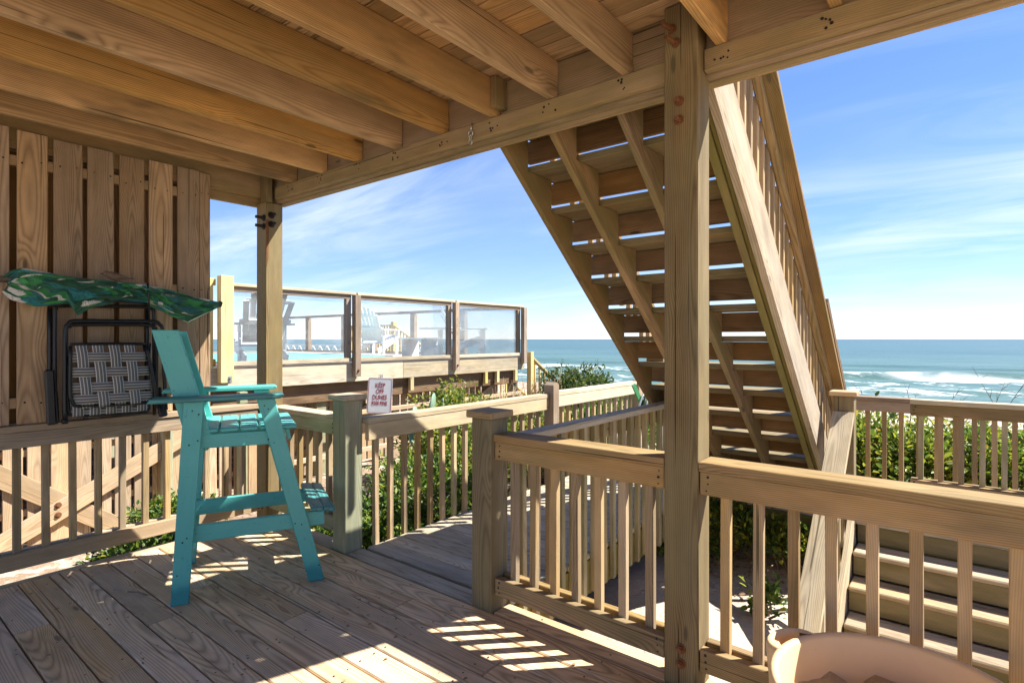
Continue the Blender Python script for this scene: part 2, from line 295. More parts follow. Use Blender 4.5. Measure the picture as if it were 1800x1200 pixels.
foam = mth(t, 'ADD', foam, caps, None, True)
c = mixc(t, foam, c, (.86, .88, .88)); t.links.new(c, b.inputs['Base Color'])
t.links.new(mth(t, 'MULTIPLY_ADD', foam, .5, .32), b.inputs['Roughness']); b.inputs['Specular IOR Level'].default_value = .2
hh = mth(t, 'ADD', mth(t, 'MULTIPLY', noise(t, vscale(t, ps, (.06, .22, .2)), 1, 6, .65), 2.2), mth(t, 'MULTIPLY', noise(t, vscale(t, ps, (.5, 1.1, 1)), 1, 5, .65), .35))
bump(t, b, hh, 1.0, .38); M['sea'] = m

# ------------------------------------------------------------------ object helpers
WM = {}
TM = [Matrix.Identity(4)]
def _tag(o, label=None, cat=None, group=None, kind=None):
    if label: o['label'] = label
    if cat: o['category'] = cat
    if group: o['group'] = group
    if kind: o['kind'] = kind
    return o
def place(o, Mw, par=None):
    Mw = TM[-1] @ Mw
    if par is not None:
        o.parent = par; o.matrix_parent_inverse = WM[par.name].inverted()
    o.matrix_basis = Mw; WM[o.name] = Mw.copy()
    return o
def root(name, label, cat, loc=(0, 0, 0), group=None, kind=None):
    o = bpy.data.objects.new(name, None); col.objects.link(o); o.empty_display_size = .1
    place(o, Matrix.Translation(loc)); _tag(o, label, cat, group, kind); return o
def link(name, me, mat, Mw, par=None, smooth=False):
    o = bpy.data.objects.new(name, me); col.objects.link(o)
    if mat is not None:
        if not me.materials: me.materials.append(mat)
        if me.materials[0] != mat:
            o.material_slots[0].link = 'OBJECT'; o.material_slots[0].material = mat
    o.color = (rnd.random(), rnd.random(), rnd.random(), 1)
    place(o, Mw, par); return o
def rename_mesh(o): o.data.name = o.name
_bx = {}
def boxmesh(Lx, Wy, Tz, bev=.003):
    k = (round(Lx, 4), round(Wy, 4), round(Tz, 4), bev)
    if k in _bx: return _bx[k]
    bm = bmesh.new(); bmesh.ops.create_cube(bm, size=1)
    for v in bm.verts: v.co = Vector((v.co.x * Lx, v.co.y * Wy, v.co.z * Tz))
    bb = min(bev, .3 * min(Lx, Wy, Tz))
    if bb > 1e-4: bmesh.ops.bevel(bm, geom=bm.edges[:], offset=bb, segments=1, affect='EDGES')
    me = bpy.data.meshes.new('board'); bm.to_mesh(me); bm.free(); _bx[k] = me
    return me
ROTX = Matrix.Identity(4)
ROTY = Matrix.Rotation(R(90), 4, 'Z')
ROTZ = Matrix.Rotation(R(-90), 4, 'Y')
def board(name, x0, x1, y0, y1, z0, z1, mat, par=None, bev=.003, axis=None):
    dx, dy, dz = x1 - x0, y1 - y0, z1 - z0
    c = Matrix.Translation(((x0 + x1) / 2, (y0 + y1) / 2, (z0 + z1) / 2))
    if name in ('baluster', 'fence_board'):
        c = c @ Matrix.Rotation(R(pyn(-3, 3)), 4, 'Z') @ Matrix.Rotation(R(pyn(-.35, .35)), 4, 'X') @ Matrix.Rotation(R(pyn(-.35, .35)), 4, 'Y')
    elif name == 'slat': c = c @ Matrix.Rotation(R(pyn(-.12, .12)), 4, 'X')
    if axis is None: axis = 'x' if dx >= dy and dx >= dz else ('y' if dy >= dz else 'z')
    if axis == 'x': return link(name, boxmesh(dx, dy, dz, bev), mat, c, par)
    if axis == 'y': return link(name, boxmesh(dy, dx, dz, bev), mat, c @ ROTY, par)
    return link(name, boxmesh(dz, dy, dx, bev), mat, c @ ROTZ, par)
def beam(name, a, b, wd, th, wdir, mat, par=None, bev=.003):
    a = Vector(a); b = Vector(b); x = (b - a); Ln = x.length; x.normalize()
    y = Vector(wdir); y = (y - x * y.dot(x)).normalized(); z = x.cross(y)
    Mx = Matrix((x, y, z)).transposed().to_4x4(); Mx.translation = (a + b) / 2
    return link(name, boxmesh(Ln, wd, th, bev), mat, Mx, par)
def prism(name, pts, t, origin, xdir, ydir, mat, par=None, bev=.0025):
    bm = bmesh.new(); vs = [bm.verts.new((p[0], p[1], -t / 2)) for p in pts]; f = bm.faces.new(vs)
    r = bmesh.ops.extrude_face_region(bm, geom=[f]); bmesh.ops.translate(bm, vec=(0, 0, t), verts=[v for v in r['geom'] if isinstance(v, bmesh.types.BMVert)])
    bmesh.ops.recalc_face_normals(bm, faces=bm.faces)
    if bev: bmesh.ops.bevel(bm, geom=[e for e in bm.edges], offset=bev, segments=1, affect='EDGES')
    me = bpy.data.meshes.new(name); bm.to_mesh(me); bm.free()
    x = Vector(xdir).normalized(); y = Vector(ydir).normalized(); z = x.cross(y)
    Mx = Matrix((x, y, z)).transposed().to_4x4(); Mx.translation = Vector(origin)
    return link(name, me, mat, Mx, par)
def smooth(me):
    for p in me.polygons: p.use_smooth = True
def rawmesh(name, V, F, mat, par=None, Mw=None, sm=True, uv=None):
    me = bpy.data.meshes.new(name); me.from_pydata([tuple(v) for v in V], [], F); me.update()
    if uv is not None:
        ul = me.uv_layers.new(name='UVMap')
        for lp in me.loops: ul.data[lp.index].uv = uv[lp.vertex_index]
    if sm: smooth(me)
    return link(name, me, mat, Mw or Matrix.Identity(4), par)
def catmull(P, n):
    P = [Vector(p) for p in P]; Q = [P[0] * 2 - P[1]] + P + [P[-1] * 2 - P[-2]]; out = []
    for i in range(1, len(Q) - 2):
        for k in range(n):
            u = k / n; a, b_, c_, d = Q[i - 1], Q[i], Q[i + 1], Q[i + 2]
            out.append(.5 * ((2 * b_) + (c_ - a) * u + (2 * a - 5 * b_ + 4 * c_ - d) * u * u + (3 * b_ - a - 3 * c_ + d) * u ** 3))
    out.append(P[-1]); return out
def tubeVF(P, r, n=8, base=0, caps=True):
    P = [Vector(p) for p in P]; V = []; F = []
    rs = r if isinstance(r, (list, tuple)) else [r] * len(P)
    up = None
    for i, p in enumerate(P):
        d = (P[min(i + 1, len(P) - 1)] - P[max(i - 1, 0)]).normalized()
        if up is None: up = Vector((0, 0, 1)) if abs(d.z) < .9 else Vector((1, 0, 0))
        s = d.cross(up)
        if s.length < 1e-4: s = d.orthogonal()
        s.normalize(); up = s.cross(d).normalized()
        for k in range(n):
            a = 2 * math.pi * k / n; V.append(p + (s * math.cos(a) + up * math.sin(a)) * rs[i])
    for i in range(len(P) - 1):
        for k in range(n):
            a = base + i * n + k; b_ = base + i * n + (k + 1) % n; F.append((a, b_, b_ + n, a + n))
    if caps: F.append(tuple(base + n - 1 - k for k in range(n))); F.append(tuple(base + (len(P) - 1) * n + k for k in range(n)))
    return V, F
def tube(name, P, r, mat, par=None, n=8, sm=0):
    if sm: P = catmull(P, sm)
    V, F = tubeVF(P, r, n); return rawmesh(name, V, F, mat, par)
def multi(name, parts, mat, par=None, sm=True):
    V = []; F = []
    for v, f in parts:
        k = len(V); V += list(v); F += [tuple(i + k for i in q) for q in f]
    return rawmesh(name, V, F, mat, par, sm=sm)
def nails_on(par, pts, r_=.0045):
    parts = []
    for p, nn in pts:
        p = Vector(p); nn = Vector(nn).normalized(); q = r_ * (.7 + .7 * rnd.random()); parts.append(tubeVF([p - nn * .001, p + nn * .0012], q, 6))
    o = multi('nail_heads', parts, M['nail'], par, False); o['kind'] = 'stuff'; return o
def lathe(name, prof, mat, Mw, par=None, n=24, sx=1, sy=1):
    V = []; F = []
    for (r_, z) in prof:
        for k in range(n):
            a = 2 * math.pi * k / n; V.append((r_ * math.cos(a) * sx, r_ * math.sin(a) * sy, z))
    for i in range(len(prof) - 1):
        for k in range(n): F.append((i * n + k, i * n + (k + 1) % n, (i + 1) * n + (k + 1) % n, (i + 1) * n + k))
    return rawmesh(name, V, F, mat, par, Mw)
def pyn(a, b): return a + (b - a) * rnd.random()

# ------------------------------------------------------------------ ground and sea
def sstep(a, b, x): 
    u = np.clip((x - a) / (b - a), 0, 1); return u * u * (3 - 2 * u)
def gh(x, y):
    x = np.asarray(x, float); y = np.asarray(y, float)
    A_ = -.42 + .14 * sstep(4.2, 6.0, y); B_ = -.42 - .797 * np.clip(5.07 - y, 0, 1.9)
    right = A_ + (B_ - A_) * sstep(-.95, -.35, x)
    left = -.42 - .10 * sstep(-5.0, -6.6, x)
    z = left + (right - left) * sstep(-3.4, -1.9, x)
    dune = -.18 + .30 * np.exp(-((y - 8.6) / 1.6) ** 2) * sstep(-4, 0, x)
    z = z + (dune - z) * sstep(6.0, 8.0, y)
    z = z + .07 * np.sin(x * 1.7 + .6) * np.cos(y * 1.3) + .035 * np.sin(x * 4.1 + y * 2.3) + .02 * np.cos(x * 7.7 - y * 5.9)
    z = z - 5.8 * sstep(13, 58, y) - 1.5 * sstep(58, 90, y)
    return z
ax = np.concatenate([np.linspace(-400, -14, 30), np.linspace(-13.8, 8, 150), np.linspace(8.4, 400, 34)])
ay = np.concatenate([np.linspace(-300, -4, 20), np.linspace(-3.8, 14, 130), np.linspace(14.5, 95, 50)])
XX, YY = np.meshgrid(ax, ay); ZZ = gh(XX, YY)
V = np.stack([XX, YY, ZZ], -1).reshape(-1, 3); nx = len(ax); F = [(j * nx + i, j * nx + i + 1, (j + 1) * nx + i + 1, (j + 1) * nx + i) for j in range(len(ay) - 1) for i in range(nx - 1)]
_tag(rawmesh('ground', V.tolist(), F, M['sand']), kind='structure')
def sea_h(x, y):
    c = 120 + 9 * np.sin(x * .018 + .5) + 5 * np.sin(x * .047)
    brk = 1.15 * np.exp(-((y - c) / np.where(y < c, 2.2, 5.5)) ** 2) * (.55 + .45 * np.sin(x * .021 + 1.1))
    brk2 = .55 * np.exp(-((y - (c - 24)) / np.where(y < c - 24, 2, 4.5)) ** 2) * (.5 + .5 * np.sin(x * .03 + 4))
    sw = .30 * np.sin((y + 6 * np.sin(x * .02)) * .22) * np.exp(-np.maximum(y - 120, 0) / 900.) + .16 * np.sin(y * .41 + x * .05) + .1 * np.sin(y * .9 - x * .13)
    return -5.62 + brk + brk2 + sw * sstep(50, 90, y)
sx_ = np.concatenate([np.linspace(-30000, -420, 16), np.linspace(-400, 400, 330), np.linspace(420, 30000, 16)])
sy_ = np.concatenate([np.linspace(52, 180, 200), np.geomspace(181, 40000, 110)])
XX, YY = np.meshgrid(sx_, sy_); ZZ = sea_h(XX, YY) ; ZZ = np.where(YY > 1500, -5.6, ZZ)
V = np.stack([XX, YY, ZZ], -1).reshape(-1, 3); nx = len(sx_); F = [(j * nx + i, j * nx + i + 1, (j + 1) * nx + i + 1, (j + 1) * nx + i) for j in range(len(sy_) - 1) for i in range(nx - 1)]
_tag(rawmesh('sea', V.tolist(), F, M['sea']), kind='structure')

# ------------------------------------------------------------------ lower deck, walkway, landing
dk = root('deck_floor', None, None, (-1, 0, 0), kind='structure')
PITCH = .143
k0 = -23
joints = {0: -2.75, 1: None, 2: -3.10, 3: None, 4: -3.35, 5: -2.62, 6: None, 7: -1.55, 8: -2.3, 9: None, 10: -1.98, -1: -3.5, -2: -2.2}
def plank(par, x0, x1, y0, y1, zt, mat):
    board('plank', x0, x1, y0 + .0035, y1 - .0035, zt - .036, zt + pyn(-.001, .001), mat, par, bev=.005)
for k in range(-20, 11):
    y0 = .749 + PITCH * k; y1 = y0 + PITCH; xe = -4.2 + pyn(-.008, .008)
    j = joints.get(k, pyn(-3.4, 1.5))
    if k == 10:
        plank(dk, xe, -3.29, y0 + .008, y1, 0, W['deck']); plank(dk, -1.86, 6.0, y0 + .008, y1, 0, W['deck']); plank(dk, -3.12, -2.0, y0 + .008, y1, 0, W['walk']); continue
    if j is None: plank(dk, xe, 6.0, y0, y1, 0, W['deck'])
    else: plank(dk, xe, j - .002, y0, y1, 0, W['deck']); plank(dk, j + .002, 6.0, y0, y1, 0, W['deck'])
board('rim_board', -4.275, -4.212, -2.2, 2.19, -.24, -.004, W['bleach'], dk)
board('rim_board', -4.2, 6.0, 2.275, 2.313, -.28, -.04, W['band'], dk)
for x in np.arange(-4.1, 6, .41): board('floor_joist', x, x + .04, -2.1, 2.27, -.23, -.04, W['olive'], dk)
nails = []
def disc(c, r_, n=6): return ([Vector((c[0] + r_ * math.cos(6.283 * i / n), c[1] + r_ * math.sin(6.283 * i / n), c[2])) for i in range(n)], [tuple(range(n))])
for k in range(-4, 11):
    y0 = .749 + PITCH * k
    for x in np.arange(-4.08, 1, .41):
        for q in (.032, .108):
            if rnd.random() < .85: nails.append(disc((x + pyn(-.012, .012), y0 + q + pyn(-.008, .008), .0022), pyn(.0035, .0055)))
_tag(multi('nail_heads', nails, M['nail'], dk, False), kind='stuff')
wk = root('walkway', None, None, (-2.5, 4, 0), kind='structure')
y = 2.345
while y < 5.06:
    plank(wk, -3.115 + pyn(-.008, .006), -1.875 + pyn(-.006, .008), y, y + PITCH, .0, W['walk']); y += PITCH
board('rim_board', -3.12, -3.082, 2.36, 5.06, -.26, -.04, W['band'], wk); board('rim_board', -1.91, -1.872, 2.36, 5.06, -.26, -.04, W['olive'], wk)
board('floor_joist', -2.52, -2.48, 2.36, 5.06, -.24, -.04, W['olive'], wk)
ld = root('landing', None, None, (-1, 5.6, 0), kind='structure')
y = 5.07
while y < 6.6:
    plank(ld, -3.115, 2.6, y, y + PITCH, .0, W['walk']); y += PITCH
board('rim_board', -3.1, -.66, 5.075, 5.113, -.265, -.04, W['olive'], ld); board('rim_board', -.6, 2.6, 5.118, 5.156, -.265, -.04, W['olive'], ld)
board('rim_board', -3.1, 2.6, 6.56, 6.6, -.265, -.04, W['band'], ld)
for x in (-2.9, -1.75, -.7, 1.0): board('pile', x, x + .14, 5.17, 5.31, -1.6, -.04, W['post'], ld)

# ------------------------------------------------------------------ upper deck
ud = root('upper_deck', 'timber deck overhead with exposed brown joists and soffit boards', 'deck', (-1, 0, 2.5))
for i, x in enumerate((-3.91, -3.52, -3.115, -2.72, -2.315, -1.93, -1.565, -1.165, -.752, -.352, .05, .45, .85, 1.25, 1.65, 2.05)):
    board('joist', x, x + .039, -1.0, 2.288, 2.572, 2.759, W['joist'], ud)
board('ledger_strip', -4.13, -.945, 2.25, 2.288, 2.482, 2.570, W['strip'], ud); board('ledger_strip', -.797, 2.4, 2.252, 2.288, 2.480, 2.570, W['strip'], ud)
board('band_board', -4.28, 2.4, 2.291, 2.329, 2.468, 2.759, W['band'], ud); board('band_board', -4.28, 2.4, 2.333, 2.371, 2.458, 2.758, W['strip'], ud); board('band_board', -4.28, 2.4, 2.375, 2.412, 2.470, 2.757, W['band'], ud)
board('blocking', -1.89, -1.85, 2.20, 2.288, 2.60, 2.758, W['stringer'], ud)
board('rim_joist', -4.30, -4.262, -1.0, 2.286, 2.50, 2.758, W['band'], ud); board('rim_joist', -4.345, -4.306, -1.0, 2.40, 2.44, 2.757, W['band'], ud)
y = 2.42
while y > -1.0:
    yb = y - PITCH; j = pyn(-3.5, 1.5)
    for a, b_ in ((-4.35, j - .002), (j + .002, 2.4)): board('floor_board', a, b_, yb + .004, y - .003, 2.762, 2.800, W['soffit'], ud)
    y = yb
nails_on(ud, [((x + pyn(-.05, .05), 2.2495, pyn(2.50, 2.555)), (0, -1, 0)) for x in (-3.9, -3.5, -3.1, -2.7, -2.3, -1.9, -1.55, -1.15, -.74, -.35) for q in range(5)], .005)
# eye bolt and chain links hanging from the strip
def torus(c, Rr, r_, axis, n=14, k=6, sy=1.0):
    V = []; F = []; ax_ = Vector(axis).normalized(); u = ax_.orthogonal().normalized(); v = ax_.cross(u)
    if abs(u.z) > abs(v.z): u, v = v, u
    for i in range(n):
        a = 6.28318 * i / n; d = u * math.cos(a) + v * math.sin(a) * sy; cc = Vector(c) + d * Rr
        for j in range(k):
            bq = 6.28318 * j / k; V.append(cc + (d.normalized() * math.cos(bq) + ax_ * math.sin(bq)) * r_)
    for i in range(n):
        for j in range(k): F.append((i * k + j, i * k + (j + 1) % k, ((i + 1) % n) * k + (j + 1) % k, ((i + 1) % n) * k + j))
    return V, F
hx = -2.06
multi('hook_chain', [tubeVF([(hx, 2.245, 2.575), (hx, 2.238, 2.53)], .004), torus((hx, 2.236, 2.515), .014, .004, (0, 1, .2)), torus((hx, 2.234, 2.492), .011, .0035, (1, .2, 0), sy=1.4), torus((hx, 2.234, 2.468), .011, .0035, (.1, 1, 0), sy=1.4)], M['zinc'], ud)

# ------------------------------------------------------------------ posts
def bolt(c, d, par, ln=.02, name='bolt', mat=None, r_=.009):
    d = Vector(d).normalized(); c = Vector(c)
    parts = [tubeVF([c, c + d * .004], r_ * 2.3, 12), tubeVF([c + d * .004, c + d * .016], r_ * 1.55, 6), tubeVF([c + d * .016, c + d * (.016 + ln)], r_, 8)]
    return multi(name, parts, mat or M['rust'], par, False)
p1 = root('support_post', 'tall rusty-bolted post in front of the staircase, right of centre', 'post', (-.87, 2.26, 0), 'deck support posts')
board('shaft', -.94, -.80, 2.19, 2.325, -1.5, 2.757, W['post'], p1, bev=.005)
for (px, pz, ln) in ((-.905, 2.66, .045), (-.888, 2.60, .05), (-.875, 2.36, .015), (-.877, 2.285, .012), (-.868, .155, .006), (-.868, .095, .006)):
    bolt((px, 2.19, pz), (-.25 if ln > .03 else 0, -1, .05), p1, ln)
p2 = root('support_post', 'corner post with rust streak below its bolts, behind the teal chair', 'post', (-4.22, 2.26, 0), 'deck support posts')
board('shaft', -4.295, -4.155, 2.19, 2.33, -.9, 2.456, W['post'], p2, bev=.005)
board('notched_tongue', -4.255, -4.16, 2.20, 2.248, 2.458, 2.755, W['post'], p2)
for (yy_, pz) in ((2.215, 2.36), (2.215, 2.29)): bolt((-4.155, yy_ + .02, pz), (1, .1, .1), p2, .03, mat=M['nail'], r_=.012)
for (xx_, pz) in ((-4.18, 2.335), (-4.18, 2.27)): bolt((xx_, 2.19, pz), (0, -1, .0), p2, .05, mat=M['nail'], r_=.012)
prism('rust_streak', [(-.012, 0), (.012, 0), (.008, -.30), (-.006, -.36)], .002, (-4.1545, 2.205, 2.32), (0, 1, 0), (0, 0, 1), M['rust'], p2, bev=0)
def newel(label, x0, x1, y0, y1, h, mat, capm, group='square capped newel posts', z0=0.0):
    n = root('newel_post', label, 'post', ((x0 + x1) / 2, (y0 + y1) / 2, z0), group)
    board('shaft', x0, x1, y0, y1, z0 - .3, h - .032, mat, n, bev=.005)
    board('post_cap', x0 - .022, x1 + .022, y0 - .022, y1 + .022, h - .03, h + .006, capm, n, bev=.005, axis='x'); return n
newel('square newel post at the near right side of the walkway opening', -1.998, -1.864, 2.175, 2.315, 1.02, W['post'], W['bal'])
newel('greenish newel post beside the chair footrest at the walkway opening', -3.275, -3.135, 2.19, 2.33, 1.025, W['postgreen'], W['bleach'])
newel('sunlit capped newel post at the foot of the big staircase', -.755, -.612, 4.985, 5.12, .99, W['post'], W['bal'])
p4 = root('rail_post', 'weathered grey post with pyramid top in the walkway railing', 'post', (-3.1, 4.5, 0))
prism('shaft', [(-.3, -.05), (.955, -.05), (.985, 0), (.955, .05), (-.3, .05)], .11, (-3.085, 4.51, 0), (0, 0, 1), (0, 1, 0), W['greyw'], p4)
p5 = root('rail_post', 'grey post at the far end of the walkway railing', 'post', (-3.1, 6.4, 0))
board('shaft', -3.14, -3.05, 6.36, 6.45, -.3, .90, W['greyw'], p5)

# ------------------------------------------------------------------ railings
def railing(label, axis, a0, a1, front, sg, bals, zc=.912, cap=.038, tr=.092, br=(.082, .172), mr='rail', mb='bal', mc=None, bz=None, capover=.012, group='deck railings', thick=.038, bw=.036):
    mid = (a0 + a1) / 2
    n = root('railing', label, 'railing', (mid, front, 0) if axis == 'x' else (front, mid, 0), group)
    def bd(nm, u0, u1, s0, s1, z0, z1, mt):
        lo, hi = sorted((front + sg * s0, front + sg * s1))
        if axis == 'x': return board(nm, u0, u1, lo, hi, z0, z1, W[mt], n)
        return board(nm, lo, hi, u0, u1, z0, z1, W[mt], n)
    zt = zc - cap
    bd('cap_rail', a0, a1, -capover, 3 * thick + capover, zt + .001, zc, mc or mr)
    bd('top_rail', a0 + .002, a1 - .002, 0, thick, zt - tr, zt - .001, mr); bd('top_rail', a0 + .002, a1 - .002, thick * 2, thick * 3, zt - tr, zt - .001, mr)
    if br:
        bd('bottom_rail', a0 + .002, a1 - .002, 0, thick, br[0], br[1], mr); bd('bottom_rail', a0 + .002, a1 - .002, thick * 2, thick * 3, br[0], br[1], mr)
    lo = bz if bz is not None else br[0] + .003
    for u in bals:
        bd('baluster', u, u + bw, thick + .001, thick * 2 - .001, lo + pyn(-.006, .006), zt - .004, mb if (mb != 'mix' ) else rnd.choice(['bal', 'balgreen']))
    nl = []
    zs = [zt - tr + .018, zt - tr + .045, zt - .02] + ([br[0] + .02, br[0] + .045, br[1] - .018] if br else [])
    for z in zs:
        for u in (a0 + .03, a1 - .03):
            u += pyn(-.006, .006); q = front - sg * .0005
            nl.append(((u, q, z), (0, -sg, 0)) if axis == 'x' else ((q, u, z), (-sg, 0, 0)))
    nails_on(n, nl); return n
railing('brown railing between the near newel and the bolted post', 'x', -1.862, -.942, 2.202, 1, (-1.791, -1.667, -1.543, -1.423, -1.30, -1.176, -1.048))
railing('brown railing right of the bolted post, in front of the lower steps', 'x', -.798, 5.9, 2.202, 1, [-.729 + .1222 * i for i in range(54)], zc=.915)
lb = [.735 + .131 * i for i in range(-10, 11)]
railing('railing along the left deck edge under the slatted screen', 'y', -2.0, 2.186, -4.20, -1, lb, zc=.905, mr='skirt', mc='skirt')
railing('short greenish railing behind the teal chair', 'x', -4.15, -3.278, 2.215, 1, [-4.08 + .125 * i for i in range(7)], zc=.885, mr='railgreen', mc='bleach', br=(.10, .19))
# walkway: balusters face-nailed to the rim
def walkrail(label, x, sg, y0, y1, bals, z, mr, mb, capw=.0, mc=None):
    n = root('railing', label, 'railing', (x, (y0 + y1) / 2, 0), 'walkway railings')
    lo, hi = sorted((x, x + sg * .040)); board('top_rail', lo, hi, y0, y1, z - .15, z - .04, W[mr], n)
    lo, hi = sorted((x + sg * .004 - sg * capw, x - sg * .045)); board('cap_rail', min(x - sg * .055, x + sg * .044), max(x - sg * .055, x + sg * .044), y0, y1, z - .039, z, W[mc or mr], n)
    for u in bals:
        a, b_ = sorted((x - sg * .001, x - sg * .037)); board('baluster', a, b_, u, u + .036, -.24 + pyn(-.01, .01), z - .042, W[rnd.choice(mb)], n)
    return n
walkrail('bleached railing along the far side of the walkway, newel to grey post', -3.118, 1, 2.335, 4.452, [2.42 + .128 * i for i in range(16)], .872, 'bleach', ['bal', 'bal', 'balgreen'])
walkrail('bleached far railing of the walkway running from the grey post to the sea', -3.118, 1, 4.568, 6.355, [4.62 + .128 * i for i in range(14)], .882, 'bleach', ['bal', 'greyw', 'balgreen'])
walkrail('grey topped railing on the near side of the walkway ending under the stairs', -1.872, -1, 2.32, 4.95, [2.41 + .128 * i for i in range(20)], .885, 'bal', ['bal', 'balgreen', 'balgreen'], mc='walk')
# small nailer the balusters of the near walkway side end on
railing('weathered railing at the back of the landing, directly behind the capped newel', 'x', -.78, 2.6, 6.10, 1, [-.66 + .128 * i for i in range(26)], zc=.868, mr='greyw', mb='bal', br=None, bz=-.2, group='landing railings')
railing('second railing on the landing with overhanging cut end, nearer the camera', 'x', -.292, 2.6, 5.58, 1, [-.24 + .128 * i for i in range(22)], zc=.912, mr='rail', mb='mix', mc='bleach', br=(.20, .262), group='landing railings')

# ------------------------------------------------------------------ big staircase
stc = root('staircase', 'open timber staircase seen from below, climbing to the upper deck', 'staircase', (-1.4, 4, 0))
RISE, RUN = 2.843 / 14, .2462
slope = RISE / RUN; ang = math.atan(slope); ca, sa_ = math.cos(ang), math.sin(ang)
zb = lambda yq: 2.52 - slope * (yq - 2.40)
Yr = lambda k: 2.70 + RUN * (k - 2)
Zt = lambda k: 2.843 - RISE * k
O0 = Vector((0, 2.416, zb(2.416)))
ex = Vector((0, ca, -sa_)); ey = Vector((0, sa_, ca))
def to2(yq, zq): d = Vector((0, yq, zq)) - O0; return (d.dot(ex), d.dot(ey))
def stringer(x, t, notched, mat, off=0.0, hi=.0):
    yend = 2.40 + (2.52 + off - .004) / slope
    low = [to2(2.416, zb(2.416) + off), to2(yend, .004)]
    if notched:
        top = [to2(2.416, 2.66)]
        for k in range(1, 14):
            if Yr(k) - .036 > 2.43:
                top.append(to2(Yr(k) - .0375, min(Zt(k - 1) - .04, 2.66) if k > 1 else 2.66)); top.append(to2(Yr(k) - .0375, Zt(k) - .04))
        top.append(to2(Yr(14) - .0375, Zt(13) - .04)); top.append(to2(Yr(14) - .0375, .004))
    else:
        top = [to2(2.416, zb(2.416) + hi), to2(yend + (hi - off) / slope, .004)]
    prism('stringer', low + top[::-1], t, O0 + Vector((x, 0, 0)), ex, ey, W[mat], stc, bev=.002)
stringer(-2.008, .038, True, 'stringer'); stringer(-1.672, .038, True, 'stringer'); stringer(-1.272, .038, True, 'stringer'); stringer(-.911, .040, True, 'olive')
stringer(-.842, .040, False, 'weath', 0.0, .35); stringer(-.8755, .024, False, 'olive', .018, .30)
for k in range(1, 14):
    for q in (0, 1): board('tread', -2.03, -.866, Yr(k) + q * .162, Yr(k) + .158 + q * .162, Zt(k) - .038, Zt(k), W['tread'], stc)
for k in range(0, 14):
    z0 = Zt(k + 1) + (.028 if k < 13 else .006)
    if Yr(k + 1) > 2.44: board('riser', -2.046, -.890, Yr(k + 1) + .026, Yr(k + 1) + .060, z0, Zt(k) - .042, W['riser'], stc)
for x0, sgn in ((-.842, 1), (-2.05, -1)):
    ya, yb = 2.43, 5.75 if sgn > 0 else 5.5
    hz = lambda yq: zb(yq) + .85
    xh = x0 + .020 * sgn
    beam('handrail', (xh, ya, hz(ya)), (xh, yb, hz(yb)), .040, .05, (1, 0, 0), W['rail'], stc)
    beam('guard_cap', (x0 + .045 * sgn, ya, hz(ya) + .057), (x0 + .045 * sgn, yb + .05, hz(yb + .05) + .057), .13, .036, (1, 0, 0), W['rail'], stc)
    yq = 2.50
    while yq < yb - .05:
        xb = x0 - .020 * sgn
        board('baluster', xb - .018, xb + .018, yq, yq + .036, max(zb(yq) + .39, .01), hz(yq) + .02, W['bal'], stc); yq += .118
board('cleat', -1.985, -1.84, 4.27, 4.31, 1.18, 1.27, W['tread'], stc)

# ------------------------------------------------------------------ steps going down from the landing
ls = root('lower_steps', 'wide steps going down from the landing behind the right railing', 'steps', (.3, 4.2, -1))
for k in range(0, 9):
    yn = 5.07 - .226 * k; zt = -.18 * k
    if k: 
        board('tread', -.60, 1.9, yn, yn + .118, zt - .036, zt, W['step'], ls, bev=.009); board('tread', -.60, 1.9, yn + .124, yn + .242, zt - .036, zt - .001, W['step'], ls, bev=.009)
    board('riser', -.60, 1.9, yn + .02, yn + .056, zt - .172, zt - .040, W['stepr'], ls)
sl2 = .18 / .226; 
def pt(yq, zq, x): return (x, yq, zq - (4.975 - yq) * sl2)
beam('step_stringer', pt(5.05, -.16, -.63), pt(3.0, -.16, -.63), .24, .038, (0, -sl2, 1), W['bleach'], ls)
beam('handrail_cap', pt(4.975, .83, -.678), pt(3.3, .83, -.678), .145, .036, (1, 0, 0), W['bleach'], ls)
beam('handrail', pt(4.972, .765, -.652), pt(3.32, .765, -.652), .09, .036, (0, -sl2, 1), W['bleach'], ls)
beam('lower_rail', pt(4.972, .17, -.612), pt(3.32, .17, -.612), .09, .036, (0, -sl2, 1), W['bleach'], ls)
for i in range(7):
    yq = 4.82 - .2 * i; zq = pt(yq, .74, 0)[2]; board('baluster', -.69, -.654, yq, yq + .036, zq - .78, zq, W['bleach'], ls)
board('post', -.72, -.63, 3.22, 3.31, -1.9, -.45, W['bleach'], ls)

# ------------------------------------------------------------------ slatted privacy screen
ps_ = root('privacy_screen', 'tall slatted timber privacy screen above the left railing', 'screen', (-4.26, 0, .9))
ed = [(.749, .887), (.917, 1.058), (1.084, 1.222), (1.253, 1.392), (1.422, 1.564), (1.597, 1.737), (1.7405, 1.812)]
ed = [(.716 - .140 - .168 * i, .716 - .168 * i) for i in range(7)][::-1] + ed
for a, b_ in ed: board('slat', -4.243, -4.223, a, b_, .908, 2.60 + pyn(-.012, .012), W['slat'], ps_)
for a, b_ in [(ed[i][1] - .05, ed[i + 1][0] + .05) for i in range(len(ed) - 2)]: board('back_slat', -4.312, -4.294, a, b_, .908, 2.49, W['riser'], ps_)
nails_on(ps_, [((-4.2225, a + (b_ - a) * f_ + pyn(-.008, .008), z + pyn(-.02, .02)), (1, 0, 0)) for a, b_ in ed for z in (1.03, 1.75, 2.43) for f_ in (.2, .8)])
for z in (1.0, 1.72, 2.40): board('nailer', -4.29, -4.246, -.45, 1.80, z, z + .06, W['skirt'], ps_)

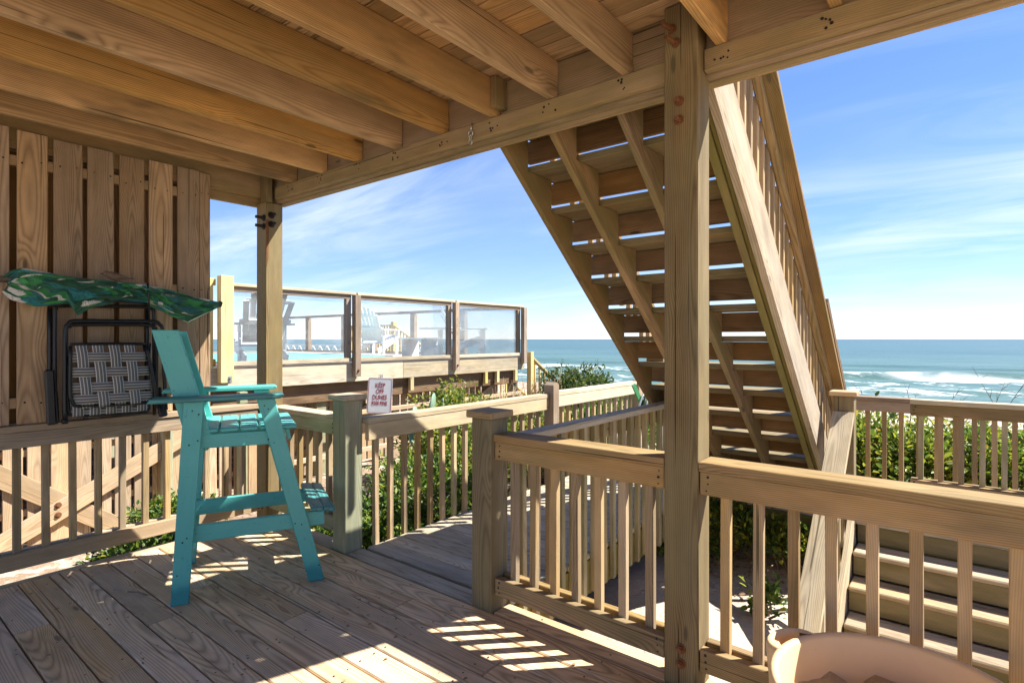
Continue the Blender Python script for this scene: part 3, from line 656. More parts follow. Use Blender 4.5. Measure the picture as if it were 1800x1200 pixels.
# ------------------------------------------------------------------ neighbouring pool deck
pd = root('pool_deck', 'raised neighbouring timber deck with bleached rim boards', 'deck', (-10, 4, 1))
board('deck_surface', -16, -6.70, -3, 8.84, .98, 1.06, W['greyw'], pd, axis='y')
for a, b_, q in ((-3, 2.3, 0), (2.304, 5.70, 0), (5.704, 8.80, .002)): board('rim_board', -6.70, -6.66 - q, a, b_, .805, 1.065, W['bleach'], pd)
board('rim_board', -16, -6.705, 8.80, 8.84, .80, 1.0, W['greyw'], pd)
for yq in (3.62, 5.85, 7.62, 7.95, 8.5): board('hanging_block', -6.72, -6.66, yq, yq + .07, .60, .803, W['gold'], pd)
for yq in (-.5, 1.9, 4.3, 6.6, 8.6):
    board('support_pile', -6.95, -6.80, yq, yq + .15, -1.2, .80, W['postgreen'], pd)
board('girder', -6.98, -6.94, -3, 8.7, .52, .79, W['riser'], pd); board('girder', -6.79, -6.752, -3, 8.7, .55, .80, W['riser'], pd)
sf = root('skirt_fence', 'sunlit vertical board skirt with crossed braces below the pool deck', 'fence', (-6.5, 3, -.5))
y = -2.6
while y < 8.5:
    xo = 0 if y < 3.5 else -.62
    board('fence_board', -6.50 + xo, -6.48 + xo, y, y + .138, float(gh(-6.5, y)) - .15, .60 + pyn(-.01, .01), W['skirt'], sf); y += .166
for z in (-.18, .35): board('fence_rail', -6.55, -6.505, -2.6, 8.5, z, z + .06, W['skirt'], sf)
for i, yo in enumerate((-2.9, 0, 2.9, 5.6)):
    xo = 0 if i < 2 else -.62
    beam('brace', (-6.457 + xo, .60 + yo, .54), (-6.457 + xo, 2.45 + yo, -.86), .17, .034, (0, .7, .7), W['skirt'], sf)
    beam('brace', (-6.42 + xo, .0 + yo, -.89), (-6.42 + xo, 2.75 + yo, .50), .17, .034, (0, -.5, .8), W['skirt'], sf)
    for z in (-.11, -.20): bolt((-6.403 + xo, 1.42 + yo, z), (1, 0, 0), sf, .004, r_=.012)
for yq in (2.27, 3.05): board('fence_post', -6.44, -6.36, yq, yq + .09, -.9, .80, W['railgreen'], sf)

gf = root('glass_fence', 'timber framed glass windbreak along the edge of the pool deck', 'fence', (-6.65, 6, 1))
X0 = -6.655
board('end_post', X0, X0 + .10, 2.93, 3.075, .90, 2.13, W['gold'], gf); board('end_post', X0 - .10, X0 - .004, 2.80, 2.89, 1.06, 2.10, W['gold'], gf)
for z in (2.07, 1.14): board('gate_rail', X0 - .06, X0 - .02, 1.9, 2.925, z - .05, z + .03, W['gold'], gf)
for zq in (.955, .915): bolt((X0 + .10, 3.03, zq), (1, 0, 0), gf, .004, mat=M['zinc'], r_=.011)
ends = [3.08, 4.76, 6.76, 8.66]
for i in range(3):
    a, b_ = ends[i] + (.0 if i == 0 else .11), ends[i + 1]
    board('bottom_trim', X0 - .06, X0 + .02, a, b_ - .005, 1.085, 1.135, W['bleach'] if i != 9 else W['white'], gf)
    board('top_rail', X0 - .07, X0 - .002, a, b_ - .005, 1.965, 2.02, W['greyw'], gf); board('cap_rail', X0 - .09, X0 + .025, a - .02, b_ + .06, 2.023, 2.058, W['bleach'], gf)
    for q in (a + .003 if i else a + .002, b_ - .085): board('jamb', X0 - .065, X0 - .004, q, q + (.04 if q < b_ - .2 else .08), 1.137, 1.963, W['greyw'], gf)
    board('pane', X0 - .042, X0 - .034, a + .04, b_ - .08, 1.137, 1.963, M['glass'], gf, bev=0)
    board('fence_post', X0, X0 + .085, b_ + .003, b_ + .098, .875 if i < 2 else .93, 2.02, W['greyw'], gf)
    if i < 2: bolt((X0 + .085, b_ + .05, .96), (1, 0, 0), gf, .012)
f2 = root('deck_fence', 'dark timber post and rail fence on the sea side of the pool deck', 'fence', (-11, 8.86, 1))
board('top_rail', -16, -6.78, 8.80, 8.90, 2.0, 2.06, W['greyw'], f2)
for x in (-14.48, -12.77, -11.52, -10.02, -8.4): board('fence_post', x - .07, x + .07, 8.845, 8.95, .7, 1.999, W['greyw'], f2)
board('bottom_rail', -16, -6.78, 8.855, 8.895, 1.063, 1.10, W['greyw'], f2)
pc = root('swimming_pool', 'teal covered swimming pool sunk in the raised deck', 'pool', (-10, 4.8, 1.06))
board('cover', -12.6, -8.2, 2.0, 6.6, 1.075, 1.095, M['pool'], pc, axis='y'); 
for a in ((-12.9, -8.0, 1.75, 1.995), (-12.9, -8.0, 6.605, 6.85)): board('coping', *a, 1.062, 1.11, M['white'], pc, axis='x')

# white slatted chairs on the pool deck
def adirondack(label, loc, rz, group='white slatted chairs on the pool deck'):
    TM.append(TM[-1] @ Matrix.Translation(loc) @ Matrix.Rotation(rz, 4, 'Z'))
    n = root('white_chair', label, 'chair', (0, 0, 0), group)
    for s_ in (-1, 1):
        beam('leg', (s_ * .29, .28, 0), (s_ * .29, .28, .52), .10, .025, (0, 1, 0), M['white'], n)
        beam('side_rail', (s_ * .26, .30, .36), (s_ * .26, -.42, .08), .12, .025, (0, 0, 1), M['white'], n)
        beam('armrest', (s_ * .33, .36, .535), (s_ * .31, -.36, .535), .14, .025, (1, 0, 0), M['white'], n)
        beam('leg', (s_ * .285, -.24, 0), (s_ * .285, -.24, .52), .08, .025, (0, 1, 0), M['white'], n)
    for i in range(5): beam('seat_slat', (-.26, .27 - .105 * i, .415 - .036 * i), (.26, .27 - .105 * i, .415 - .036 * i), .095, .02, (0, 1, .35), M['white'], n)
    for i in range(7):
        u = (i - 3); top = 1.0 - .02 * u * u
        beam('back_slat', (u * .068, -.20, .30), (u * .094, -.52, top), .072, .018, (1, 0, 0), M['white'], n)
    beam('back_rail', (-.32, -.36, .56), (.32, -.36, .56), .07, .025, (0, -.4, 1), M['white'], n); beam('back_rail', (-.27, -.46, .82), (.27, -.46, .82), .06, .02, (0, -.4, 1), M['white'], n)
    TM.pop(); return n
adirondack('white slatted fan-back chair behind the left glass pane', (-7.35, 3.75, 1.062), R(80))
adirondack('white slatted chair seen from the side behind the right glass pane', (-7.5, 8.05, 1.062), R(-45))
adirondack('white fan-back chair seen through the left end of the middle glass pane', (-9.7, 7.6, 1.062), R(20))
tb = root('side_table', 'low white table with rounded ends behind the middle glass pane', 'table', (-7.45, 6.75, 1.062), 'white tables on the pool deck')
for i in range(5): board('table_slat', -7.80, -7.10, 6.53 + .088 * i, 6.61 + .088 * i, 1.40, 1.425, M['white'], tb)
for x in (-7.72, -7.22): board('table_leg', x, x + .03, 6.57, 6.95, 1.062, 1.40, M['white'], tb)
tb = root('side_table', 'taller white table beside the chair in profile behind the glass', 'table', (-8.1, 7.9, 1.062), 'white tables on the pool deck')
lathe('table_top', [(.0, .0), (.42, .0), (.43, .015), (.42, .03), (0, .03)], M['white'], Matrix.Translation((-8.1, 7.9, 1.60)), tb, 20); tube('table_leg', [(-8.1, 7.9, 1.062), (-8.1, 7.9, 1.60)], .05, M['white'], tb, 10)

def golden_rails(label, x, y0, y1, z0, sl_, n_b, flat=None):
    n = root('stair_railing', label, 'railing', (x, y0, z0 - 1), 'new timber stair railings')
    beam('handrail', (x, y0, z0), (x, y1, z0 - sl_ * (y1 - y0)), .09, .04, (1, 0, 0), W['gold'], n)
    beam('lower_rail', (x, y0, z0 - .75), (x, y1, z0 - .75 - sl_ * (y1 - y0)), .05, .09, (1, 0, 0), W['gold'], n)
    for i in range(n_b):
        yq = y0 + (y1 - y0) * (i + .5) / n_b; zq = z0 - sl_ * (yq - y0); board('baluster', x - .018, x + .018, yq, yq + .036, zq - .8, zq - .03, W['gold'], n)
    board('newel', x - .05, x + .05, y0 - .1, y0, z0 - 1.5, z0 + .12, W['gold'], n); return n
golden_rails('pale new stair railing dropping from the corner of the glass fence', -6.62, 8.98, 11.6, 1.03, .62, 16)
golden_rails('lower pale stair railing under the corner of the pool deck', -7.75, 8.98, 11.2, .92, .62, 14)
n = root('stair_railing', 'golden railing with sloping end seen through the middle glass pane', 'railing', (-13.4, 11, 1), 'new timber stair railings')
board('handrail', -15.5, -13.36, 10.96, 11.06, 1.80, 1.84, W['gold'], n); board('newel', -13.36, -13.22, 10.94, 11.08, .6, 1.93, W['gold'], n)
for i in range(16): board('baluster', -15.4 + .128 * i, -15.364 + .128 * i, 10.98, 11.02, 1.0, 1.80, W['gold'], n)
beam('handrail', (-13.22, 11.0, 1.80), (-11.9, 11.0, 1.15), .09, .04, (0, 1, 0), W['gold'], n); beam('stair_side', (-15.2, 11.15, 1.75), (-13.3, 11.15, .75), .2, .04, (0, 0, 1), W['gold'], n)
for i in range(9):
    x = -13.12 + .135 * i; zq = 1.78 - .49 * (x + 13.22); board('baluster', x, x + .036, 10.98, 11.02, zq - .75, zq, W['gold'], n)
lt = root('lattice_fence', 'distant pale crisscross fence seen through the left glass pane', 'fence', (-22, 16, .3))
for i in range(22):
    x = -30 + .62 * i
    beam('lattice_bar', (x, 16, .35), (x + .62, 16, 1.05), .05, .03, (0, 0, 1), M['white'], lt); beam('lattice_bar', (x, 16.035, 1.05), (x + .62, 16.035, .35), .05, .03, (0, 0, 1), M['white'], lt)
board('lattice_rail', -30, -16.3, 15.96, 16.0, 1.07, 1.13, M['white'], lt); board('lattice_rail', -30, -16.3, 15.96, 16.0, .27, .33, M['white'], lt)

# ------------------------------------------------------------------ warning sign
sg = root('warning_sign', 'white and red keep off dunes sign leaning behind the walkway railing', 'sign', (-5.8, 4.58, -.4))
xd = Vector((.62, .78, 0)).normalized(); tl = .09
xu = (xd + Vector((0, 0, tl * -.6))).normalized(); yu = Vector((-.06, .0, 1)); yu = (yu - xu * yu.dot(xu)).normalized(); nrm = xu.cross(yu)
c0 = Vector((-5.80, 4.575, .675))
def rr_pts(wd, hg, r_): 
    out = []
    for cx0, cy0, a0 in ((wd / 2 - r_, hg / 2 - r_, 0), (-wd / 2 + r_, hg / 2 - r_, 90), (-wd / 2 + r_, -hg / 2 + r_, 180), (wd / 2 - r_, -hg / 2 + r_, 270)):
        for q in (0, 30, 60, 90): out.append((cx0 + r_ * math.cos(R(a0 + q)), cy0 + r_ * math.sin(R(a0 + q))))
    return out
pl = prism('sign_plate', rr_pts(.31, .46, .025), .004, c0, xu, yu, M['signw'], sg, bev=0)
# red border ring
o_ = rr_pts(.292, .442, .02); i_ = rr_pts(.280, .430, .016); kq = len(o_)
V = [c0 + xu * p[0] + yu * p[1] + nrm * .0035 for p in o_ + i_]; F = [(i, (i + 1) % kq, kq + (i + 1) % kq, kq + i) for i in range(kq)]
rawmesh('sign_border', V, F, M['signr'], pl, sm=False)
def text(s_, size, cx0, cy0, sxx=.72):
    cu = bpy.data.curves.new('txt', 'FONT'); cu.body = s_; cu.size = size; cu.align_x = 'CENTER'; cu.align_y = 'CENTER'; cu.extrude = .0004; cu.offset = .0008
    ot = bpy.data.objects.new('txt', cu); col.objects.link(ot); bpy.context.view_layer.update()
    me = bpy.data.meshes.new_from_object(ot.evaluated_get(bpy.context.evaluated_depsgraph_get())); bpy.data.objects.remove(ot)
    for v in me.vertices: v.co.x *= sxx
    Mx = Matrix((xu, yu, nrm)).transposed().to_4x4(); Mx.translation = c0 + xu * cx0 + yu * cy0 + nrm * .0035
    me.materials.clear(); return link('lettering', me, M['signr'], Mx, pl)
for s_, yq, sz in (('KEEP', .130, .082), ('OFF', .055, .082), ('DUNES', -.022, .082), ('$500 FINE', -.098, .076)): text(s_, sz, 0, yq, .70 if len(s_) < 6 else .60)
pb = c0 - nrm * .012
parts = []
for s_ in (-.022, .022): parts.append(tubeVF([pb + xu * s_ + yu * .27, pb + xu * s_ + yu * -.2, pb + xu * s_ - yu * 1.15], .006, 4))
parts.append(tubeVF([pb + yu * .27 - nrm * .014, pb - yu * 1.15 - nrm * .014], .010, 4))
for i in range(38): q = pb + yu * (.25 - .037 * i); parts.append(tubeVF([q - xu * .02, q + xu * .02], .006, 4))
multi('sign_pole', parts, M['zinc'], sg, False)
multi('sign_bolt', [tubeVF([c0 + yu * .175, c0 + yu * .175 + nrm * .008], .008, 6)], M['zinc'], sg, False)

# ------------------------------------------------------------------ tall teal chair
ce = Vector((.4267, .9044, 0)); cn = Vector((-.9044, .4267, 0))
CM = Matrix((ce, cn, Vector((0, 0, 1)))).transposed().to_4x4(); CM.translation = Vector((-3.227, 1.185, 0))
TM.append(CM)
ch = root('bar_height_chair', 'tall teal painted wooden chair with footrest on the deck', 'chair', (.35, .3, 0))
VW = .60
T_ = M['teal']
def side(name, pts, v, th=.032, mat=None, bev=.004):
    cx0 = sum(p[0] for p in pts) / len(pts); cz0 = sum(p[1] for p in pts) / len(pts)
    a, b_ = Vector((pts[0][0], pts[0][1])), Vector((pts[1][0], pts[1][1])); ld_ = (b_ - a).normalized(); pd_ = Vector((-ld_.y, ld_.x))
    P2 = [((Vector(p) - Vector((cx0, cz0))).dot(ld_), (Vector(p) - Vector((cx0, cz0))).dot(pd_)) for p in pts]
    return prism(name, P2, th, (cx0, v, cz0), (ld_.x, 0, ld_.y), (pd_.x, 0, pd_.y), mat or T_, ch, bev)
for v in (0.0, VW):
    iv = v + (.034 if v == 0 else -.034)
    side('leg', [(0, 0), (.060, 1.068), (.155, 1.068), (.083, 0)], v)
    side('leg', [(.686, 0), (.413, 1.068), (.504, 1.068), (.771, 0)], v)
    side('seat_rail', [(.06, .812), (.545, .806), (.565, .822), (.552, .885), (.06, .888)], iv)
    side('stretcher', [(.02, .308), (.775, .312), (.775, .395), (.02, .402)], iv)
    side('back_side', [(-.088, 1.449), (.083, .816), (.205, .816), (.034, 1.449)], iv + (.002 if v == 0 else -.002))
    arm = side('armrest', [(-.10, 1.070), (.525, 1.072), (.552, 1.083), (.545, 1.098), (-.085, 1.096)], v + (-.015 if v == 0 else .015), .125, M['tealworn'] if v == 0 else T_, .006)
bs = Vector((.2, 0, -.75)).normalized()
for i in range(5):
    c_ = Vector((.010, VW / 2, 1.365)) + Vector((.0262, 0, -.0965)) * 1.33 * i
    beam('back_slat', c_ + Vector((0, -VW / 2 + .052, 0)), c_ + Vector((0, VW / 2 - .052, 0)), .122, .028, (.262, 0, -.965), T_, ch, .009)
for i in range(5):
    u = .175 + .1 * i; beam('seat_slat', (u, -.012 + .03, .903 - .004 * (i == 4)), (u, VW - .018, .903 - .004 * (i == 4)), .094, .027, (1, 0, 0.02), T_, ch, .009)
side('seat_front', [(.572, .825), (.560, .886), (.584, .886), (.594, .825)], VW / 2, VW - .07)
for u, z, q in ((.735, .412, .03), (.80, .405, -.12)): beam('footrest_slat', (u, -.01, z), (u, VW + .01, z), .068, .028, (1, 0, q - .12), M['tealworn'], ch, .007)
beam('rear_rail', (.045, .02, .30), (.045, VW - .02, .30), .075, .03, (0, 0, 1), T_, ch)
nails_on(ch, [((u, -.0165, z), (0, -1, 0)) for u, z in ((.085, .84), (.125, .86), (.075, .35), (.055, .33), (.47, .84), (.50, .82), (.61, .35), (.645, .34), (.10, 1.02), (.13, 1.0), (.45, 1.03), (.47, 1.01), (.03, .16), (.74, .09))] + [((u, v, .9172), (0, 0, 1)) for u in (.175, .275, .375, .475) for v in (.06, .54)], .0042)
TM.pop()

# ------------------------------------------------------------------ folding lawn chair leaning on the screen
fc = root('folding_chair', 'folded black tube lawn chair with grey plaid webbing against the screen', 'chair', (-4.1, 1.2, .91))
def frame(x, pts, r_=.0115): return tubeVF(catmull([(x, *p) for p in pts], 5), r_, 8)
multi('front_frame', [frame(-4.07, [(.934, .915), (.934, 1.2), (.936, 1.44), (.952, 1.49), (.99, 1.508), (1.2, 1.512), (1.39, 1.515), (1.43, 1.495), (1.448, 1.45), (1.455, 1.2), (1.468, .935)]),
      frame(-4.10, [(.945, .93), (.945, 1.43), (.965, 1.475), (1.0, 1.487), (1.36, 1.493), (1.405, 1.47), (1.42, 1.42), (1.42, .95)])], M['black'], fc)
multi('rear_frame', [frame(-4.15, [(.905, .915), (.905, 1.54), (.912, 1.58), (.935, 1.597), (1.15, 1.605), (1.38, 1.612), (1.412, 1.595), (1.422, 1.56), (1.428, .90)]),
      frame(-4.17, [(.885, .92), (.885, 1.58)]), frame(-4.18, [(1.395, .92), (1.395, 1.60)])], M['black'], fc)
seatP = [(.955, 1.36), (.952, 1.10), (.965, 1.035), (1.01, 1.005), (1.32, .995), (1.375, 1.01), (1.395, 1.05), (1.375, 1.20), (1.345, 1.345)]
sfm = multi('seat_frame', [frame(-4.045, seatP, .010), frame(-4.09, [(.95, 1.3), (.955, .99), (.985, .955), (1.03, .945), (1.32, .93), (1.36, .945), (1.375, .985), (1.37, 1.3)], .010), frame(-4.05, [(.955, 1.37), (1.15, 1.372), (1.345, 1.37)], .009)], M['black'], fc)
multi('hinge', [tubeVF([(-4.06, 1.33 + i * .014, 1.375), (-4.05, 1.345 + .006 * i, 1.27)], .005, 6) for i in range(4)], M['black'], fc)
for a, b_, wd in (((-4.10, .868, 1.225), (-4.10, .880, .905), .045), ((-4.13, 1.435, 1.08), (-4.12, 1.472, .885), .05)): beam('armrest', a, b_, wd, .028, (0, 1, 0), M['black'], fc, .009)
beam('armrest', (-4.13, .885, 1.10), (-4.12, .893, .905), .055, .03, (0, 1, 0), M['black'], fc, .009)
multi('foot', [tubeVF([(-4.07, .934, .935), (-4.07, .934, .908)], .016, 8), tubeVF([(-4.15, .905, .935), (-4.15, .905, .908)], .016, 8)], M['black'], fc)
def strap(P, ydir, wd=.055):
    P = catmull(P, 4); V = []; F = []
    me_P = []
    for p in P: me_P.append(p)
    # local frame: X along strap, Y across so the stripe pattern follows the strap
    a, b_ = P[0], P[-1]; x = (b_ - a).normalized(); y = Vector(ydir); y = (y - x * y.dot(x)).normalized(); z = x.cross(y); Mx = Matrix((x, y, z)).transposed().to_4x4(); Mx.translation = (a + b_) / 2; inv = Mx.inverted()
    for p in P:
        q = inv @ p; V += [(q.x, -wd / 2, q.z), (q.x, wd / 2, q.z)]
    for i in range(len(P) - 1): F.append((2 * i, 2 * i + 1, 2 * i + 3, 2 * i + 2))
    o = rawmesh('strap', V, F, M['web'], sfm, Mx); md = o.modifiers.new('thick', 'SOLIDIFY'); md.thickness = .0016; return o
vx = [1.003, 1.085, 1.168, 1.25, 1.322]; hz_ = [1.295, 1.205, 1.115, 1.045]
for i, yq in enumerate(vx[:4]):
    zs = [1.375] + hz_ + [.992]; pts = []
    for j, zq in enumerate(zs):
        d = 0 if j in (0, 5) else (.0045 if (i + j) % 2 else -.0045); pts.append((-4.038 + d + (.0 if j else -.012), yq + .012 * j / 5 * 3.2 * .9, zq))
    strap(pts, (0, 1, 0))
for j, zq in enumerate(hz_):
    ys = [.952 + .004 * j] + [v + .012 * (j + 1) / 5 * 2.9 for v in vx[:4]] + [1.352 + .012 * j]; pts = []
    for i, yq in enumerate(ys):
        d = 0 if i in (0, 5) else (.0045 if (i - 1 + j + 1) % 2 == 0 else -.0045); pts.append((-4.038 + d + (-.012 if i in (0, 5) else 0), yq, zq + .004 * i * (-.3)))
    strap(pts, (0, 0, 1))
for i in range(5): strap([(-4.08, 1.0 + .083 * i, 1.03), (-4.078, 1.0 + .083 * i, .985), (-4.08, 1.0 + .083 * i, .942)], (0, 1, 0))
for zq in (.965, 1.02): strap([(-4.086, .958, zq), (-4.084, 1.15, zq - .004), (-4.086, 1.37, zq - .014)], (0, 0, 1), .045)

# ------------------------------------------------------------------ closed umbrella with leaf print lying on top
um = root('beach_umbrella', 'closed beach umbrella with green banana leaf print above the folding chair', 'umbrella', (-4.02, 1.2, 1.65))
topP = [(.665, 1.735), (.70, 1.775), (.745, 1.792), (.88, 1.768), (1.0, 1.760), (1.127, 1.756), (1.25, 1.752), (1.323, 1.748), (1.469, 1.722), (1.626, 1.683), (1.74, 1.668), (1.79, 1.655)]
botP = [(.665, 1.66), (.70, 1.615), (.79, 1.58), (.93, 1.606), (.975, 1.538), (1.05, 1.588), (1.13, 1.605), (1.215, 1.632), (1.345, 1.622), (1.47, 1.552), (1.59, 1.508), (1.70, 1.57), (1.79, 1.63)]
def interp(P, y): return float(np.interp(y, [p[0] for p in P], [p[1] for p in P]))
V = []; F = []; UVc = []; nS, nC = 170, 110
for i in range(nS):
    y = .665 + (1.79 - .665) * i / (nS - 1); zt, zb_ = interp(topP, y), interp(botP, y); cz = (zt + zb_) / 2; hh_ = (zt - zb_) / 2; env = math.sin(math.pi * min(1, max(0, (i + 4) / (nS + 7)))) ** .5
    for k in range(nC):
        a = 2 * math.pi * k / nC
        w1 = a * 3.5 + 2.2 * math.sin(y * 5.5) + y * 3; w2 = a * 6 - y * 13 + 1.5 * math.sin(y * 11 + a)
        cr1 = 1 - abs(math.sin(w1)) ** .7; cr2 = 1 - abs(math.sin(w2)) ** .8
        rx = .070 * env * (1.05 - .55 * cr1 - .28 * cr2 + .12 * math.sin(a * 13 + y * 40))
        z = cz + hh_ * math.sin(a) + (.016 * cr1 + .008 * math.sin(w2 * 1.7)) * math.cos(a) ** 2; x = -4.03 + rx * math.cos(a) + .014 * math.sin(y * 14 + math.sin(a) * 3)
        V.append((x, y + .016 * math.sin(a * 2 + y * 12) + .010 * cr1, z)); UVc.append((y * 1.6 + .10 * math.sin(a * 3) + .05 * cr1, 1.1 * abs(k / nC - .5) * 2 + .04 * cr2))
for i in range(nS - 1):
    for k in range(nC - 1): F.append((i * nC + k, i * nC + k + 1, (i + 1) * nC + k + 1, (i + 1) * nC + k))
    F.append((i * nC + nC - 1, i * nC, (i + 1) * nC, (i + 1) * nC + nC - 1))
F.append(tuple(range(nC))); F.append(tuple((nS - 1) * nC + nC - 1 - k for k in range(nC)))
rawmesh('canopy', V, F, M['print'], um, uv=UVc)
tube('pole', [(-4.045, -.4, 1.735), (-4.045, .69, 1.725)], .019, M['twig'], um, 10); tube('rib', [(-3.965, 1.325, 1.752), (-3.962, 1.33, 1.69), (-3.965, 1.335, 1.50)], .006, M['black'], um, 6)
tube('tip', [(-4.03, 1.785, 1.645), (-4.03, 1.80, 1.643)], .022, M['black'], um, 10); tube('rib', [(-3.975, 1.10, 1.632), (-3.97, 1.2, 1.628), (-3.975, 1.33, 1.622)], .008, M['black'], um, 6)
# small brown bird sitting on it
bd_ = root('bird', 'small brown bird sitting on the leaf print umbrella', 'bird', (-4.0, 1.16, 1.762))
bp = [(-3.995, 1.262, 1.776, .006, .003), (-3.995, 1.235, 1.775, .012, .005), (-3.995, 1.210, 1.775, .017, .012), (-3.995, 1.185, 1.777, .026, .021), (-3.995, 1.160, 1.780, .030, .026), (-3.995, 1.140, 1.784, .027, .025), (-3.995, 1.126, 1.789, .021, .020), (-3.995, 1.115, 1.793, .019, .0185), (-3.995, 1.104, 1.793, .015, .015), (-3.995, 1.098, 1.792, .006, .006)]
V = []; F = []; nC = 14
for (x, y, z, ra, rb) in bp:
    for k in range(nC): a = 6.28318 * k / nC; V.append((x + ra * math.cos(a), y, z + rb * math.sin(a)))
for i in range(len(bp) - 1):
    for k in range(nC): F.append((i * nC + k, i * nC + (k + 1) % nC, (i + 1) * nC + (k + 1) % nC, (i + 1) * nC + k))
F += [tuple(range(nC))[::-1], tuple((len(bp) - 1) * nC + k for k in range(nC))]
bod = rawmesh('body', V, F, M['bird'], bd_)
multi('beak', [tubeVF([(-3.995, 1.100, 1.792), (-3.995, 1.084, 1.789)], [.005, .0008], 6)], M['beak'], bod)
for s_ in (-1, 1): multi('wing', [tubeVF([(-3.995 + s_ * .022, 1.145, 1.786), (-3.995 + s_ * .030, 1.18, 1.780), (-3.995 + s_ * .018, 1.235, 1.776)], [.010, .013, .002], 8)], M['bird'], bod)
multi('leg', [tubeVF([(-3.995 + s_ * .010, 1.165, 1.765), (-3.995 + s_ * .012, 1.160, 1.735)], .002, 5) for s_ in (-1, 1)], M['beak'], bd_)
for s_ in (-1, 1): multi('eye', [tubeVF([(-3.995 + s_ * .0165, 1.110, 1.797), (-3.995 + s_ * .0195, 1.110, 1.797)], .0022, 6)], M['black'], bod)

# ------------------------------------------------------------------ sand table in the corner
st_ = root('sand_table', 'tan plastic sand tub with carry handle in front of the right railing', 'sandbox', (-.02, 1.68, 0))
cxy = (-.11, 1.80)
prof = [(.30, .02), (.36, .05), (.40, .30), (.425, .425), (.440, .448), (.436, .462), (.422, .464), (.405, .452), (.392, .36), (.37, .335), (.2, .33), (0, .33)]
lathe('tub', prof, M['tan'], Matrix.Translation((*cxy, 0)), st_, 64, .725, .725)
def lug(ang, name='handle'):
    d = Vector((math.cos(ang), math.sin(ang), 0)); sd = Vector((-d.y, d.x, 0)); c_ = Vector((*cxy, 0)) + d * .312
    out = [c_ + d * (.065 * math.cos(a)) + sd * (.095 * math.sin(a)) for a in np.linspace(-math.pi / 2 - .35, math.pi / 2 + .35, 16)]
    V = []; F = []; n_ = len(out); lv = [(.05, .82), (.35, .9), (.445, 1.0), (.462, .96), (.465, .88)]
    for z, k_ in lv:
        for p in out: q = c_ + (p - c_) * k_; V.append((q.x, q.y, z))
    for i in range(len(lv) - 1):
        for k in range(n_ - 1): F.append((i * n_ + k, i * n_ + k + 1, (i + 1) * n_ + k + 1, (i + 1) * n_ + k))
    ib = len(V); hole = [c_ + d * (.022 + .030 * math.cos(a)) + sd * (.055 * math.sin(a)) for a in np.linspace(-math.pi / 2 - .35, math.pi / 2 + .35, 16)]
    for p in hole: V.append((p.x, p.y, .464))
    for k in range(n_ - 1): F.append(((len(lv) - 1) * n_ + k, (len(lv) - 1) * n_ + k + 1, ib + k + 1, ib + k))
    ic = len(V)
    for p in hole: V.append((p.x, p.y, .40))
    for k in range(n_ - 1): F.append((ib + k, ib + k + 1, ic + k + 1, ic + k))
    h = rawmesh(name, V, F, M['tan'], st_)
    fl = [Vector((p.x, p.y, .405)) for p in hole]; rawmesh('handle_recess', fl, [tuple(range(n_))], M['hole'], h, sm=False)
    inner = [c_ + d * -.03 + sd * (.07 * math.sin(a)) + d * .012 * math.cos(a) for a in np.linspace(-math.pi / 2, math.pi / 2, 10)]
for a in (R(158), R(8)): lug(a)
V = []; F = []; n_ = 40
for j in range(12):
    for k in range(n_):
        r_ = .282 * j / 11; a = 6.28318 * k / n_; x, y = cxy[0] + r_ * math.cos(a), cxy[1] + r_ * math.sin(a)
        V.append((x, y, .352 + .016 * math.sin(x * 19) * math.cos(y * 17) + .012 * math.sin(x * 41 + y * 29)))
for j in range(11):
    for k in range(n_): F.append((j * n_ + k, j * n_ + (k + 1) % n_, (j + 1) * n_ + (k + 1) % n_, (j + 1) * n_ + k))
rawmesh('sand_fill', V, F, M['psand'], st_)
ty = root('toy_scoop', 'grey and orange plastic sand toy lying inside the tan tub', 'toy', (-.10, 1.93, .36))
lathe('scoop', [(.0, .0), (.03, .003), (.06, .03), (.085, .075), (.09, .08), (.082, .078), (.055, .035), (0, .01)], M['greyp'], Matrix.Translation((-.10, 1.90, .330)) @ Matrix.Rotation(R(150), 4, Vector((.3, .8, 0))) @ Matrix.Translation((0, 0, -.05)), ty, 24)
prism('handle', [(0, 0), (.10, -.01), (.16, .02), (.16, .06), (.10, .05), (0, .05)], .012, (-.19, 1.945, .335), (.75, -.5, .1), (.0, .2, 1), M['orange'], ty)

# ------------------------------------------------------------------ things on the walkway end
bc = root('beach_chair', 'folded beach chair with green panel at the end of the walkway railing', 'chair', (-2.93, 6.15, 0))
beam('panel', (-2.985, 6.07, .865), (-2.92, 6.17, .62), .06, .02, (.3, .9, .2), M['greenp'], bc)
for i in range(3): tube('frame_tube', [(-2.92 + .02 * i, 6.15 + .05 * i, .02), (-2.93 + .02 * i, 6.08 + .05 * i, .45), (-2.92 + .02 * i, 6.12 + .05 * i, .66), (-2.90, 6.22 + .07 * i, .755), (-2.86, 6.40 + .06 * i, .70), (-2.84, 6.5 + .05 * i, .02)], .012, M['zinc'] if i != 1 else M['black'], bc, 8, 5)
pb_ = root('leaning_board', 'brown board leaning parallel to the handrail at the foot of the staircase', 'board', (-.92, 6.9, 0))
beam('plank', (-.92, 5.72, 1.74), (-.92, 7.75, .03), .075, .04, (0, .6, .75), W['riser'], pb_)
